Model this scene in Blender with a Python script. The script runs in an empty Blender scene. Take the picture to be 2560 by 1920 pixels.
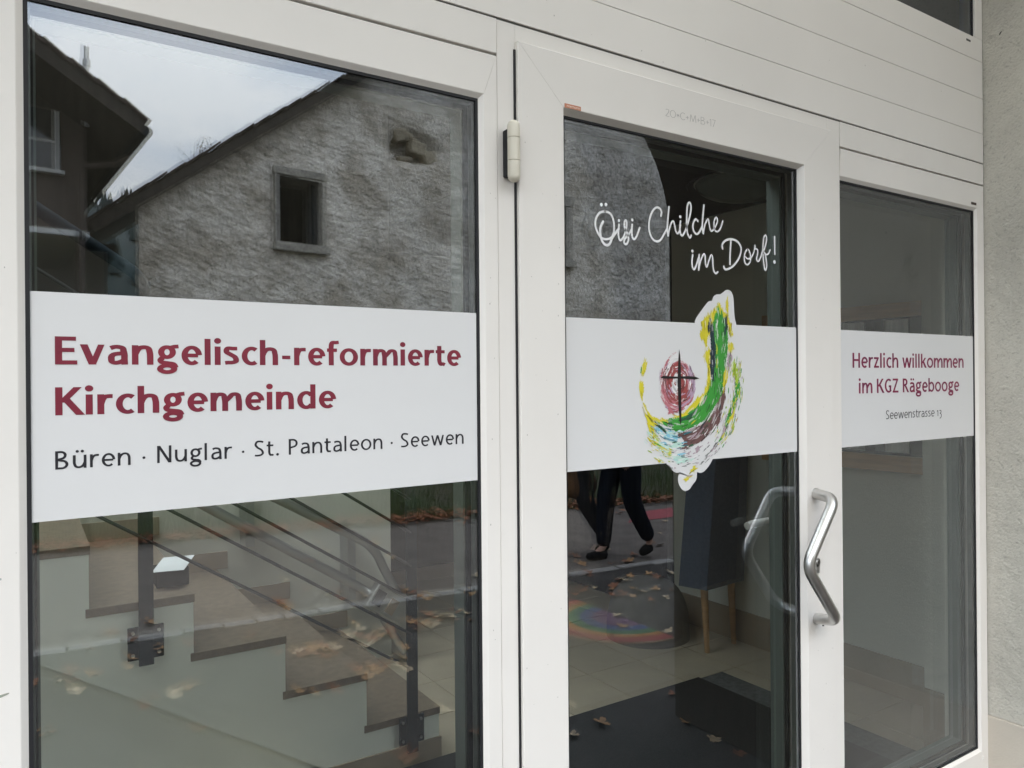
import bpy, bmesh, math, random
import numpy as np
from mathutils import Vector, Matrix, noise

R = math.radians
random.seed(7)
scn = bpy.context.scene

# ------------------------------------------------------------------ camera
D, H = 1.15, 1.5
cam_data = bpy.data.cameras.new("camera")
cam = bpy.data.objects.new("camera", cam_data)
scn.collection.objects.link(cam)
cam_data.sensor_width = 36.0
cam_data.lens = 36.0 * 1884.0 / 2560.0
cam_data.clip_start = 0.02
cam_data.clip_end = 2000.0
yaw, pitch, roll = 0.5725, 0.0002, 0.0086
fw = Vector((math.sin(yaw) * math.cos(pitch), math.cos(yaw) * math.cos(pitch), math.sin(pitch)))
rt = Vector((math.cos(yaw), -math.sin(yaw), 0))
dn = fw.cross(rt)
r2 = math.cos(roll) * rt + math.sin(roll) * dn
d2 = -math.sin(roll) * rt + math.cos(roll) * dn
m = Matrix((r2, -d2, -fw)).transposed().to_4x4()
m.translation = Vector((0, -D, H))
cam.matrix_world = m
scn.camera = cam

# ------------------------------------------------------------------ sky, sun, exposure
world = bpy.data.worlds.new("World")
scn.world = world
world.use_nodes = True
wn, wl = world.node_tree.nodes, world.node_tree.links
wn.clear()
out = wn.new("ShaderNodeOutputWorld")
bg = wn.new("ShaderNodeBackground")
bg.inputs["Strength"].default_value = 0.12
sky = wn.new("ShaderNodeTexSky")
sky.sky_type = 'NISHITA'
sky.sun_disc = False
sky.sun_elevation = R(38)
sky.sun_rotation = R(215)
sky.dust_density = 3.0
tc = wn.new("ShaderNodeTexCoord")
mp = wn.new("ShaderNodeMapping")
mp.inputs["Scale"].default_value = (1.0, 1.0, 2.4)
ns = wn.new("ShaderNodeTexNoise")
ns.inputs["Scale"].default_value = 3.4
ns.inputs["Detail"].default_value = 5
ns.inputs["Roughness"].default_value = 0.5
cr = wn.new("ShaderNodeValToRGB")
cr.color_ramp.elements[0].position = 0.38
cr.color_ramp.elements[0].color = (5.8, 7.0, 8.5, 1)
cr.color_ramp.elements[1].position = 0.62
cr.color_ramp.elements[1].color = (10.2, 10.6, 10.8, 1)
mx = wn.new("ShaderNodeMix")
mx.data_type = 'RGBA'
mx.inputs[0].default_value = 0.86
wl.new(tc.outputs["Generated"], mp.inputs["Vector"])
wl.new(mp.outputs[0], ns.inputs["Vector"])
wl.new(ns.outputs["Fac"], cr.inputs["Fac"])
wl.new(sky.outputs[0], mx.inputs[6])
wl.new(cr.outputs[0], mx.inputs[7])
# overcast sky: about twice as bright overhead as towards the horizon
sx_ = wn.new("ShaderNodeSeparateXYZ")
mz = wn.new("ShaderNodeMapRange")
mz.inputs[1].default_value = 0.0
mz.inputs[2].default_value = 1.0
mz.inputs[3].default_value = 0.50
mz.inputs[4].default_value = 2.8
vm = wn.new("ShaderNodeVectorMath")
vm.operation = 'SCALE'
wl.new(tc.outputs["Generated"], sx_.inputs[0])
wl.new(sx_.outputs[2], mz.inputs[0])
wl.new(mx.outputs[2], vm.inputs[0])
wl.new(mz.outputs[0], vm.inputs[3])
wl.new(vm.outputs[0], bg.inputs["Color"])
wl.new(bg.outputs[0], out.inputs[0])

sun_data = bpy.data.lights.new("sun", 'SUN')
sun = bpy.data.objects.new("sun", sun_data)
scn.collection.objects.link(sun)
sun_data.energy = 0.4
sun_data.angle = R(30)
sun_data.color = (1.0, 0.965, 0.92)
# light falls from high up in front of the facade, a little from the left
sd = Vector((math.sin(R(35)) * math.cos(R(38)), math.cos(R(35)) * math.cos(R(38)), -math.sin(R(38))))
sun.rotation_euler = sd.to_track_quat('-Z', 'Y').to_euler()

scn.view_settings.view_transform = 'Standard'
scn.view_settings.look = 'None'
scn.view_settings.gamma = 1.0
scn.view_settings.use_curve_mapping = False
scn.view_settings.exposure = 1.36
scn.render.engine = 'CYCLES'
scn.cycles.transparent_max_bounces = 24
scn.cycles.max_bounces = 12
scn.cycles.diffuse_bounces = 5
scn.cycles.glossy_bounces = 6
scn.cycles.use_denoising = True
scn.cycles.caustics_reflective = False

# ------------------------------------------------------------------ helpers
COL = scn.collection


def tag(o, label=None, cat=None, group=None, kind=None):
    if label: o['label'] = label
    if cat: o['category'] = cat
    if group: o['group'] = group
    if kind: o['kind'] = kind
    return o


def empty(name, loc):
    o = bpy.data.objects.new(name, None)
    COL.objects.link(o)
    o.location = loc
    o.empty_display_size = 0.05
    return o


def attach(o, p):
    if p is not None:
        o.parent = p
        M4 = Matrix.Translation(p.location)
        o.matrix_parent_inverse = M4.inverted() if p.type == 'EMPTY' else Matrix()
    return o


def mesh(name, verts, faces, mat, parent=None, smooth=False, loc=None, mats=None, midx=None):
    me = bpy.data.meshes.new(name)
    me.from_pydata([tuple(v) for v in verts], [], faces)
    if mats:
        for k in mats: me.materials.append(k)
        if midx is not None:
            me.polygons.foreach_set("material_index", midx)
    elif mat:
        me.materials.append(mat)
    if smooth:
        me.polygons.foreach_set("use_smooth", [True] * len(me.polygons))
    me.update()
    o = bpy.data.objects.new(name, me)
    COL.objects.link(o)
    if loc is not None: o.location = loc
    attach(o, parent)
    return o


class MB:
    """collects verts and faces"""
    def __init__(s): s.v, s.f = [], []

    def add(s, V, F):
        n = len(s.v)
        s.v += [tuple(x) for x in V]
        s.f += [tuple(i + n for i in q) for q in F]
        return s

    def box(s, x0, x1, y0, y1, z0, z1, T=None, c=0.0):
        if c <= 0:
            V = [(x, y, z) for x in (x0, x1) for y in (y0, y1) for z in (z0, z1)]
            F = [(0, 1, 3, 2), (4, 6, 7, 5), (0, 4, 5, 1), (2, 3, 7, 6), (0, 2, 6, 4), (1, 5, 7, 3)]
        else:
            bm = bmesh.new()
            bmesh.ops.create_cube(bm, size=1)
            for q in bm.verts:
                q.co = Vector((x0 if q.co.x < 0 else x1, y0 if q.co.y < 0 else y1, z0 if q.co.z < 0 else z1))
            bmesh.ops.bevel(bm, geom=bm.edges[:], offset=c, segments=2, affect='EDGES', profile=0.5)
            bm.verts.index_update()
            V = [q.co.copy() for q in bm.verts]
            F = [tuple(q.index for q in f.verts) for f in bm.faces]
            bm.free()
        if T: V = [T(Vector(q)) for q in V]
        return s.add(V, F)

    def tube(s, path, r, n=12, caps=True):
        P = [Vector(p) for p in path]
        rr = r if isinstance(r, (list, tuple)) else [r] * len(P)
        V, F = [], []
        t0 = (P[1] - P[0]).normalized()
        up = Vector((0, 0, 1)) if abs(t0.z) < 0.9 else Vector((1, 0, 0))
        a = t0.cross(up).normalized()
        for i, p in enumerate(P):
            t = (P[min(i + 1, len(P) - 1)] - P[max(i - 1, 0)]).normalized()
            a = (a - t * a.dot(t)).normalized()
            b = t.cross(a)
            for k in range(n):
                th = 2 * math.pi * k / n
                V.append(p + (a * math.cos(th) + b * math.sin(th)) * rr[i])
        for i in range(len(P) - 1):
            for k in range(n):
                k2 = (k + 1) % n
                F.append((i * n + k, i * n + k2, (i + 1) * n + k2, (i + 1) * n + k))
        if caps:
            F.append(tuple(range(n - 1, -1, -1)))
            F.append(tuple((len(P) - 1) * n + k for k in range(n)))
        return s.add(V, F)

    def prism(s, poly, f0, f1):
        """poly: list of 2D; f0,f1 map (a,b)->3D for the two ends"""
        n = len(poly)
        V = [f0(*p) for p in poly] + [f1(*p) for p in poly]
        F = [tuple(range(n)), tuple(range(2 * n - 1, n - 1, -1))]
        for i in range(n):
            j = (i + 1) % n
            F.append((i, i + n, j + n, j))
        return s.add(V, F)

    def build(s, name, mat, parent=None, smooth=False):
        o = mesh(name, s.v, s.f, mat, parent, smooth)
        bm = bmesh.new()
        bm.from_mesh(o.data)
        bmesh.ops.recalc_face_normals(bm, faces=bm.faces[:])
        bm.to_mesh(o.data)
        bm.free()
        return o


def autosmooth(o, ang=35):
    me = o.data
    me.polygons.foreach_set("use_smooth", [True] * len(me.polygons))
    try:
        me.set_sharp_from_angle(angle=R(ang))
    except Exception:
        pass
    return o


def crs(pts, n=6, closed=False):
    """Catmull-Rom through tuples"""
    P = [Vector(p) for p in pts]
    out = []
    N = len(P)
    segs = N if closed else N - 1
    for i in range(segs):
        if closed:
            p0, p1, p2, p3 = P[(i - 1) % N], P[i], P[(i + 1) % N], P[(i + 2) % N]
        else:
            p0, p1, p2, p3 = P[max(i - 1, 0)], P[i], P[i + 1], P[min(i + 2, N - 1)]
        for k in range(n):
            t = k / n
            out.append(0.5 * ((2 * p1) + (p2 - p0) * t + (2 * p0 - 5 * p1 + 4 * p2 - p3) * t * t + (3 * p1 - p0 - 3 * p2 + p3) * t ** 3))
    if not closed: out.append(P[-1])
    return out


# ------------------------------------------------------------------ materials
def srgb(r, g, b):
    f = lambda c: (c / 255 / 12.92) if c / 255 <= 0.04045 else ((c / 255 + 0.055) / 1.055) ** 2.4
    return (f(r), f(g), f(b))


def mat(name, col, rough=0.5, metal=0.0, var=0.0, vscale=8.0, col2=None, bump=0.0, bscale=60.0, bdist=0.004,
        vdetail=4.0, spec=0.5, lo=0.35, hi=0.65, stretch=None, bump2=0.0, b2scale=8.0, b2dist=0.03, rvar=0.0, fine=0.0, fscale=60.0, flo=0.35, fhi=0.55):
    M = bpy.data.materials.new(name)
    M.use_nodes = True
    N, L = M.node_tree.nodes, M.node_tree.links
    B = N["Principled BSDF"]
    B.inputs["Roughness"].default_value = rough
    B.inputs["Metallic"].default_value = metal
    B.inputs["Specular IOR Level"].default_value = spec
    B.inputs["Base Color"].default_value = (*col, 1)
    tcn = N.new("ShaderNodeTexCoord")
    mpn = N.new("ShaderNodeMapping")
    L.new(tcn.outputs["Object"], mpn.inputs["Vector"])
    if stretch: mpn.inputs["Scale"].default_value = stretch
    if var > 0 or col2:
        c2 = col2 or tuple(c * (1 - var) for c in col)
        n1 = N.new("ShaderNodeTexNoise")
        n1.inputs["Scale"].default_value = vscale
        n1.inputs["Detail"].default_value = vdetail
        n1.inputs["Roughness"].default_value = 0.6
        rp = N.new("ShaderNodeValToRGB")
        rp.color_ramp.elements[0].position = lo
        rp.color_ramp.elements[1].position = hi
        rp.color_ramp.elements[0].color = (*c2, 1)
        rp.color_ramp.elements[1].color = (*col, 1)
        L.new(mpn.outputs[0], n1.inputs["Vector"])
        L.new(n1.outputs["Fac"], rp.inputs["Fac"])
        L.new(rp.outputs[0], B.inputs["Base Color"])
        if fine > 0:
            n2 = N.new("ShaderNodeTexNoise")
            n2.inputs["Scale"].default_value = fscale
            n2.inputs["Detail"].default_value = 6
            n2.inputs["Roughness"].default_value = 0.65
            m2 = N.new("ShaderNodeMapRange")
            m2.inputs[1].default_value = flo
            m2.inputs[2].default_value = fhi
            m2.inputs[3].default_value = 1.0 - fine
            m2.inputs[4].default_value = 1.0
            v2 = N.new("ShaderNodeVectorMath")
            v2.operation = 'SCALE'
            L.new(mpn.outputs[0], n2.inputs["Vector"])
            L.new(n2.outputs["Fac"], m2.inputs[0])
            L.new(rp.outputs[0], v2.inputs[0])
            L.new(m2.outputs[0], v2.inputs[3])
            L.new(v2.outputs[0], B.inputs["Base Color"])
        if rvar > 0:
            mr = N.new("ShaderNodeMapRange")
            mr.inputs[3].default_value = rough - rvar
            mr.inputs[4].default_value = rough + rvar
            L.new(n1.outputs["Fac"], mr.inputs[0])
            L.new(mr.outputs[0], B.inputs["Roughness"])
    prev = None
    for st, sc, ds in ((bump, bscale, bdist), (bump2, b2scale, b2dist)):
        if st > 0:
            nb = N.new("ShaderNodeTexNoise")
            nb.inputs["Scale"].default_value = sc
            nb.inputs["Detail"].default_value = 5
            bp = N.new("ShaderNodeBump")
            bp.inputs["Strength"].default_value = st
            bp.inputs["Distance"].default_value = ds
            L.new(mpn.outputs[0], nb.inputs["Vector"])
            L.new(nb.outputs["Fac"], bp.inputs["Height"])
            if prev: L.new(prev.outputs[0], bp.inputs["Normal"])
            L.new(bp.outputs[0], B.inputs["Normal"])
            prev = bp
    return M


def glass_mat(name, tint, boost, body, base=0.0):
    """thin pane: Fresnel mix of a mirror reflection and a lightly tinted see-through body"""
    M = bpy.data.materials.new(name)
    M.use_nodes = True
    N, L = M.node_tree.nodes, M.node_tree.links
    N.clear()
    o = N.new("ShaderNodeOutputMaterial")
    ms = N.new("ShaderNodeMixShader")
    tr = N.new("ShaderNodeBsdfTransparent")
    tr.inputs[0].default_value = (*body, 1)
    gl = N.new("ShaderNodeBsdfGlossy")
    gl.inputs["Color"].default_value = (*tint, 1)
    gl.inputs["Roughness"].default_value = 0.0
    fr = N.new("ShaderNodeFresnel")
    fr.inputs["IOR"].default_value = 1.5
    mu = N.new("ShaderNodeMath")
    mu.operation = 'MULTIPLY'
    mu.use_clamp = True
    mu.inputs[1].default_value = boost
    L.new(fr.outputs[0], mu.inputs[0])
    ad = N.new("ShaderNodeMath")
    ad.operation = 'ADD'
    ad.use_clamp = True
    ad.inputs[1].default_value = base
    L.new(mu.outputs[0], ad.inputs[0])
    L.new(ad.outputs[0], ms.inputs[0])
    L.new(tr.outputs[0], ms.inputs[1])
    L.new(gl.outputs[0], ms.inputs[2])
    L.new(ms.outputs[0], o.inputs[0])
    return M


M_frame = mat("white_painted_aluminium", (0.785, 0.75, 0.705), 0.38, var=0.05, vscale=2.2, rvar=0.08, bump=0.03, bscale=300, bdist=0.0005)
M_panel = mat("white_cladding", (0.79, 0.755, 0.71), 0.42, var=0.05, vscale=1.3, bump=0.03, bscale=250, bdist=0.0005)
M_canopy = bpy.data.materials.new("frosted_canopy_glass")
M_canopy.use_nodes = True
_n, _l = M_canopy.node_tree.nodes, M_canopy.node_tree.links
_n.clear()
_o, _m = _n.new("ShaderNodeOutputMaterial"), _n.new("ShaderNodeMixShader")
_d, _t = _n.new("ShaderNodeBsdfDiffuse"), _n.new("ShaderNodeBsdfTranslucent")
_d.inputs[0].default_value = (.8, .78, .74, 1)
_t.inputs[0].default_value = (.80, .77, .71, 1)
_m.inputs[0].default_value = .40
_l.new(_d.outputs[0], _m.inputs[1]); _l.new(_t.outputs[0], _m.inputs[2]); _l.new(_m.outputs[0], _o.inputs[0])
M_vinyl = mat("white_vinyl", (0.675, 0.67, 0.665), 0.45, var=0.02, vscale=3)
M_vinylw = mat("bright_vinyl", (0.78, 0.78, 0.78), 0.45)
M_seal = mat("black_rubber", (0.008, 0.008, 0.010), 0.7)
M_spacer = mat("grey_spacer", (0.16, 0.17, 0.16), 0.45, 0.4)
M_joint = mat("joint_shadow_filler", (0.10, 0.098, 0.09), 0.9)
M_paneA = glass_mat("outer_pane", (0.89, 0.93, 1.0), 1.4, (0.985, 0.99, 0.975), 0.066)
M_paneB = glass_mat("inner_pane", (1.0, 0.95, 0.90), 1.3, (0.985, 0.99, 0.975), 0.030)
M_paneE = glass_mat("pane_back", (0.9, 1.0, 0.95), 0.0, (0.99, 1.0, 0.99))
M_red = mat("crimson_print", srgb(128, 28, 48), 0.5, col2=srgb(110, 22, 46), vscale=14)
M_purple = mat("purple_red_print", srgb(140, 30, 66), 0.5, col2=srgb(108, 30, 72), vscale=60)
M_ink = mat("black_print", (0.012, 0.011, 0.016), 0.5)
M_cream = mat("cream_plastic", (0.66, 0.62, 0.52), 0.35)
M_steel = mat("brushed_steel", (0.66, 0.65, 0.63), 0.34, 1.0, var=0.10, vscale=40, bump=0.08, bscale=500, bdist=0.0006)
M_steel2 = mat("dull_steel", (0.48, 0.48, 0.47), 0.42, 1.0)
M_dark = mat("anthracite_steel", (0.012, 0.017, 0.022), 0.7, 0.0, spec=0.06, bump=0.05, bscale=300, bdist=0.0005)
M_rod = mat("dark_rod", (0.05, 0.05, 0.055), 0.28, 0.7)
M_render = mat("rough_render", (0.56, 0.535, 0.47), 0.93, var=0.22, vscale=1.6, bump=0.5, bscale=150, bdist=0.006, bump2=0.3, b2scale=34, b2dist=0.008, fine=.24, fscale=110, flo=.32, fhi=.46)
M_plinth = mat("beige_plinth", (0.52, 0.47, 0.40), 0.85, var=0.10, vscale=5, bump=0.25, bscale=150, bdist=0.003)
M_tile = mat("beige_floor_tile", (0.44, 0.375, 0.28), 0.35, var=0.14, vscale=4, rvar=0.06)
M_grout = mat("dark_grout", (0.06, 0.055, 0.045), 0.9)
M_wallin = mat("interior_plaster", (0.60, 0.585, 0.51), 0.85, var=0.05, vscale=2, bump=0.15, bscale=160, bdist=0.002)
M_string = mat("stringer_paint", (0.80, 0.82, 0.755), 0.6, var=0.06, vscale=2.5)
M_tread = mat("stone_tread", (0.20, 0.150, 0.105), 0.5, var=0.22, vscale=30, bump=0.1, bscale=200, bdist=0.001)
M_skirt = mat("brown_skirting_tile", (0.33, 0.26, 0.19), 0.45, var=0.12, vscale=6)
M_mat = mat("dark_doormat", (0.030, 0.033, 0.034), 0.98, col2=(0.010, 0.012, 0.013), vscale=420, vdetail=2, bump=1.0, bscale=500, bdist=0.004, spec=0.1)
M_matb = mat("grey_mat_edge", (0.11, 0.115, 0.115), 0.95, var=0.4, vscale=60, bump=0.6, bscale=300, bdist=0.003, spec=0.2)
M_wood = mat("pale_wood", (0.55, 0.32, 0.155), 0.5, var=0.2, vscale=6, stretch=(1, 1, 12))
M_navy = mat("navy_fabric", (0.085, 0.105, 0.150), 0.95, var=0.2, vscale=60, bump=0.4, bscale=500, bdist=0.001)
M_pouf = mat("pale_felt", (0.17, 0.155, 0.14), 0.95, var=0.12, vscale=10)
M_black = mat("black_void", (0.004, 0.004, 0.004), 0.9, spec=0.05)
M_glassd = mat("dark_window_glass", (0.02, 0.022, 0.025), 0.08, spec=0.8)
M_white = mat("white_cloth", (0.75, 0.75, 0.75), 0.9)
M_asph = mat("asphalt", (0.075, 0.068, 0.061), 0.9, spec=0.12, fine=.5, fscale=120, var=0.30, vscale=3, bump=0.6, bscale=180, bdist=0.006, lo=0.3, hi=0.7)
M_asph2 = mat("old_asphalt", (0.14, 0.120, 0.104), 0.9, spec=0.12, var=0.3, vscale=5, bump=0.6, bscale=150, bdist=0.006)
M_stone = mat("kerb_granite", (0.27, 0.25, 0.225), 0.85, var=0.25, vscale=20, bump=0.6, bscale=90, bdist=0.006)
M_plast = mat("old_lime_plaster", (0.80, 0.74, 0.655), 0.95, col2=(0.50, 0.44, 0.36), vscale=1.3, vdetail=9, lo=0.36, hi=0.60,
              bump=0.8, bscale=18, bdist=0.05, bump2=0.8, b2scale=4.5, b2dist=0.12, fine=0.42, fscale=13, flo=.38, fhi=.56)
M_surr = mat("grey_stone_surround", (0.22, 0.215, 0.20), 0.9, var=0.35, vscale=7, bump=0.6, bscale=30, bdist=0.02)
M_rub = mat("rubble_stone", (0.34, 0.29, 0.21), 0.95, var=0.4, vscale=5, bump=0.8, bscale=20, bdist=0.03)
M_rtile = mat("clay_roof_tile", (0.075, 0.052, 0.042), 0.9, var=0.4, vscale=6, bump=0.4, bscale=40, bdist=0.01)
M_beam = mat("dark_timber", (0.040, 0.030, 0.022), 0.85, var=0.4, vscale=5, stretch=(1, 6, 6))
M_hwall = mat("brown_render", (0.11, 0.088, 0.075), 0.95, var=0.15, vscale=3, bump=0.4, bscale=50, bdist=0.01)
M_pale = mat("pale_render", (0.68, 0.68, 0.66), 0.9, var=0.06, vscale=2)
M_grass = mat("grass_green", (0.045, 0.085, 0.022), 0.8, col2=(0.085, 0.10, 0.030), vscale=2.5)
M_soil = mat("grassy_soil", (0.035, 0.050, 0.018), 0.95, col2=(0.05, 0.04, 0.025), vscale=3, bump=0.8, bscale=12, bdist=0.05)
M_hill = mat("wooded_hill", (0.030, 0.045, 0.042), 0.95, var=0.4, vscale=0.15)
M_con = mat("conifer_green", (0.030, 0.045, 0.042), 0.95, var=0.3, vscale=0.4)
M_leafs = [mat("dry_leaf_%s" % n, c, 0.7, var=0.35, vscale=25) for n, c in
           (("rust", (0.27, 0.10, 0.04)), ("ochre", (0.40, 0.22, 0.09)), ("brown", (0.20, 0.085, 0.04)), ("straw", (0.48, 0.36, 0.22)))]

# ------------------------------------------------------------------ lettering
XH = 1.0
CAP, ASC = 1.37, 1.40


def arc(cx, cy, rx, ry, a0, a1, n=28):
    return [(cx + rx * math.cos(R(a0 + (a1 - a0) * i / n)), cy + ry * math.sin(R(a0 + (a1 - a0) * i / n))) for i in range(n + 1)]


def sm(pts, n=7):
    return [(p.x, p.y) for p in crs([(a, b, 0) for a, b in pts], n)]


def glyph(ch, s, h):
    """returns (advance, [('s', points, closed) | ('p', polygon) | ('d', cx, cy, r)])"""
    a, b = s / 2, h / 2
    tp, bt = 1.0 - b, b
    S = lambda p, c=False: ('s', p, c)
    P = lambda *p: ('p', list(p))
    vb = lambda x, z0, z1: P((x, z0), (x + s, z0), (x + s, z1), (x, z1))
    hb = lambda x0, x1, z: P((x0, z - b), (x1, z - b), (x1, z + b), (x0, z + b))
    dg = lambda x0, z0, x1, z1, w: P((x0 - w / 2, z0), (x0 + w / 2, z0), (x1 + w / 2, z1), (x1 - w / 2, z1))
    if ch == 'o': return .98, [S(arc(.49, .5, .49 - a, .52 - b, 0, 360)[:-1], True)]
    if ch == 'e': return .88, [S(arc(.46, .5, .44 - a, .52 - b, 2, 312)), hb(s * .8, .86 - a, .50)]
    if ch == 'c': return .74, [S(arc(.48, .5, .46 - a, .52 - b, 52, 306))]
    if ch == 'n': return .92, [vb(.02, 0, 1), S(sm([(.02 + a, .52), (.16 + a * .6, tp - .16), (.36, tp - .03), (.54, tp), (.72 - a * .3, tp - .07), (.86 - a, tp - .24), (.88 - a, tp - .42), (.88 - a, 0)]))]
    if ch == 'm': return 1.44, [vb(.02, 0, 1), S(sm([(.02 + a, .52), (.15 + a * .6, tp - .15), (.34, tp - .02), (.50, tp), (.64 - a * .3, tp - .07), (.77 - a, tp - .24), (.79 - a, tp - .42), (.79 - a, 0)])),
                                S(sm([(.79 - a, .52), (.80 + a * .5, tp - .15), (.98, tp - .02), (1.13, tp), (1.27 - a * .3, tp - .07), (1.39 - a, tp - .24), (1.41 - a, tp - .42), (1.41 - a, 0)]))]
    if ch == 'h': return .92, [vb(.02, 0, ASC), S(sm([(.02 + a, .52), (.16 + a * .6, tp - .16), (.36, tp - .03), (.54, tp), (.72 - a * .3, tp - .07), (.86 - a, tp - .24), (.88 - a, tp - .42), (.88 - a, 0)]))]
    if ch == 'r': return .60, [vb(.02, 0, 1), S(sm([(.02 + a, .50), (.14 + a * .6, tp - .16), (.32, tp - .03), (.46, tp), (.60, tp)]))]
    if ch == 'i': return .34, [vb(.03, 0, 1), ('d', .03 + a, 1.30, max(s * .60, .085))]
    if ch == 'l': return .34, [vb(.03, 0, ASC)]
    if ch in 'uü':
        g = [vb(.88 - s, 0, 1), S(sm([(.02 + a, 1), (.02 + a, bt + .42), (.04 + a, bt + .24), (.17 + a * .4, bt + .07), (.36, bt), (.54, bt + .03), (.74 - a * .6, bt + .16), (.88 - a, .48)]))]
        if ch == 'ü': g += [('d', .30, 1.28, .085 + s * .12), ('d', .62, 1.28, .085 + s * .12)]
        return .92, g
    if ch in 'aä':
        g = [S(sm([(.13, tp - .07), (.27, tp - .01), (.42, tp), (.62 - a * .2, tp - .06), (.77 - a, tp - .22), (.80 - a, tp - .40), (.80 - a, .3), (.81 - a, 0)])),
             S(sm([(.80 - a, .58), (.56, .57), (.30, .53), (.10 + a * .6, .43), (.03 + a, .28), (.10 + a * .7, bt + .05), (.34, bt - .01), (.56, bt + .06), (.80 - a, .26)]))]
        if ch == 'ä': g += [('d', .26, 1.28, .085 + s * .12), ('d', .58, 1.28, .085 + s * .12)]
        return .84, g
    if ch == 'g': return .90, [S(arc(.42, .66, .37 - a, .36 - b, 0, 360)[:-1], True), S([(.58, .90), (.72, .95), (.90, .97)]),
                               S(sm([(.24, .37), (.15, .25), (.22, .13), (.45, .085), (.68, .03), (.82 - a * .4, -.16)])),
                               S(arc(.42, -.21, .42 - a, .27 - b, 0, 360)[:-1], True)]
    if ch == 's': return .68, [S(sm([(.60, .90), (.40, 1.0 - b), (.17, .90), (.12, .71), (.32, .56), (.50, .42), (.54, .22), (.38, .04 + b), (.18, .03 + b), (.05, .11)]))]
    if ch == 't': return .58, [S(sm([(.22, 1.26), (.22, .7), (.22, .32), (.30, .10), (.44, .02 + b), (.56, .06)])), hb(.0, .55, .99 - b)]
    if ch == 'f': return .56, [S(sm([(.62, 1.36), (.46, 1.44 - b), (.28, 1.32), (.22, 1.08), (.22, .5), (.22, 0)])), hb(.0, .52, .99 - b)]
    if ch == 'k': return .84, [vb(.02, 0, ASC), dg(.24, .48, .68, 1, s * 1.15), dg(.74, 0, .38, .58, s * 1.25)]
    if ch == 'v': return .90, [dg(.45, 0, .12, 1, s * 1.1), dg(.45, 0, .78, 1, s * .95)]
    if ch == 'w': return 1.36, [dg(.36, 0, .10, 1, s), dg(.36, 0, .67, 1, s), dg(.98, 0, .67, 1, s), dg(.98, 0, 1.24, 1, s)]
    if ch == 'z': return .76, [hb(.04, .70, 1 - b), hb(.03, .72, b), dg(.10 + a * .4, h * .5, .62 - a * .4, 1 - h * .5, s)]
    if ch == 'd': return .98, [vb(.93 - s, 0, ASC), S(arc(.47, .5, .45 - a, .52 - b, 40, 320))]
    if ch == 'b': return .98, [vb(.02, 0, ASC), S(arc(.50, .5, .45 - a, .52 - b, 140, -140))]
    if ch == 'E': return .86, [vb(.03, 0, CAP), hb(.03, .80, CAP - b), hb(.03, .74, CAP * .52), hb(.03, .84, b)]
    if ch == 'K': return 1.0, [vb(.03, 0, CAP), dg(.26, .62, .84, CAP, s * 1.15), dg(.94, 0, .40, .80, s * 1.25)]
    if ch == 'B': return .96, [vb(.05, 0, CAP), S([(.05 + a, CAP - b), (.36, CAP - b)] + arc(.40, CAP * .76, .30 - a * .3, CAP * .24 - b, 85, -85, 14) + [(.05 + a, CAP * .52)]),
                               S([(.05 + a, CAP * .52)] + arc(.46, CAP * .26, .40 - a, CAP * .26 - b, 88, -88, 16) + [(.05 + a, b)])]
    if ch == 'N': return 1.12, [vb(.05, 0, CAP), vb(1.05 - s, 0, CAP), dg(1.03 - a, 0, .07 + a, CAP, s * 1.2)]
    if ch == 'M': return 1.3, [dg(.10, 0, .24, CAP, s), dg(.65, .1, .24, CAP, s), dg(.65, .1, 1.06, CAP, s), dg(1.20, 0, 1.06, CAP, s)]
    if ch == 'S': return .84, [S(sm([(.74, CAP - .14), (.52, CAP - b), (.24, CAP - .10), (.13, CAP - .36), (.30, CAP * .56), (.58, CAP * .42), (.70, .30), (.54, .06 + b), (.26, .02 + b), (.06, .12)]))]
    if ch == 'P': return .86, [vb(.05, 0, CAP), S([(.05 + a, CAP - b), (.34, CAP - b)] + arc(.40, CAP * .72, .40 - a, CAP * .28 - b, 85, -85, 14) + [(.05 + a, CAP * .44)])]
    if ch == 'R': return .94, [vb(.05, 0, CAP), S([(.05 + a, CAP - b), (.34, CAP - b)] + arc(.38, CAP * .74, .36 - a, CAP * .26 - b, 85, -85, 14) + [(.05 + a, CAP * .48)]), dg(.84, 0, .42, CAP * .48, s * 1.15)]
    if ch == 'H': return 1.08, [vb(.05, 0, CAP), vb(1.02 - s, 0, CAP), hb(.05, 1.0, CAP * .52)]
    if ch == 'G': return 1.02, [S(arc(.60, CAP / 2, .56 - a, CAP / 2 - b, 52, 318)), vb(.94 - s, .12, CAP * .48), hb(.60, .94, CAP * .46)]
    if ch == 'C': return 1.0, [S(arc(.60, CAP / 2, .56 - a, CAP / 2 - b, 48, 312))]
    if ch == 'Z': return .92, [hb(.06, .84, CAP - b), hb(.04, .88, b), dg(.13 + a * .3, h * .5, .76 - a * .3, CAP - h * .5, s)]
    if ch == '1': return .50, [vb(.22, 0, 1.0), S([(.02, .80), (.22 + a, .97)])]
    if ch == '3': return .66, [S(sm([(.08, .90), (.30, 1.0 - b), (.52, .84), (.46, .58), (.26, .46), (.26, .46), (.52, .32), (.58, .0), (.40, -.28), (.14, -.36)]))]
    if ch == '2': return .80, [S(sm([(.08, 1.22), (.32, CAP - b), (.62, 1.22), (.60, .86), (.34, .42), (.06, b)])), hb(.04, .74, b)]
    if ch == '0': return 1.16, [S(arc(.56, CAP / 2, .54 - a, CAP / 2 - b, 0, 360)[:-1], True)]
    if ch == 'j': return .46, [vb(.22, 0, CAP), S([(.02, 1.16), (.22 + a, CAP - .03)])]   # lining figure one
    if ch == '7': return .74, [hb(.02, .70, CAP - b), dg(.20, 0, .64, CAP - b, s)]
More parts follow.
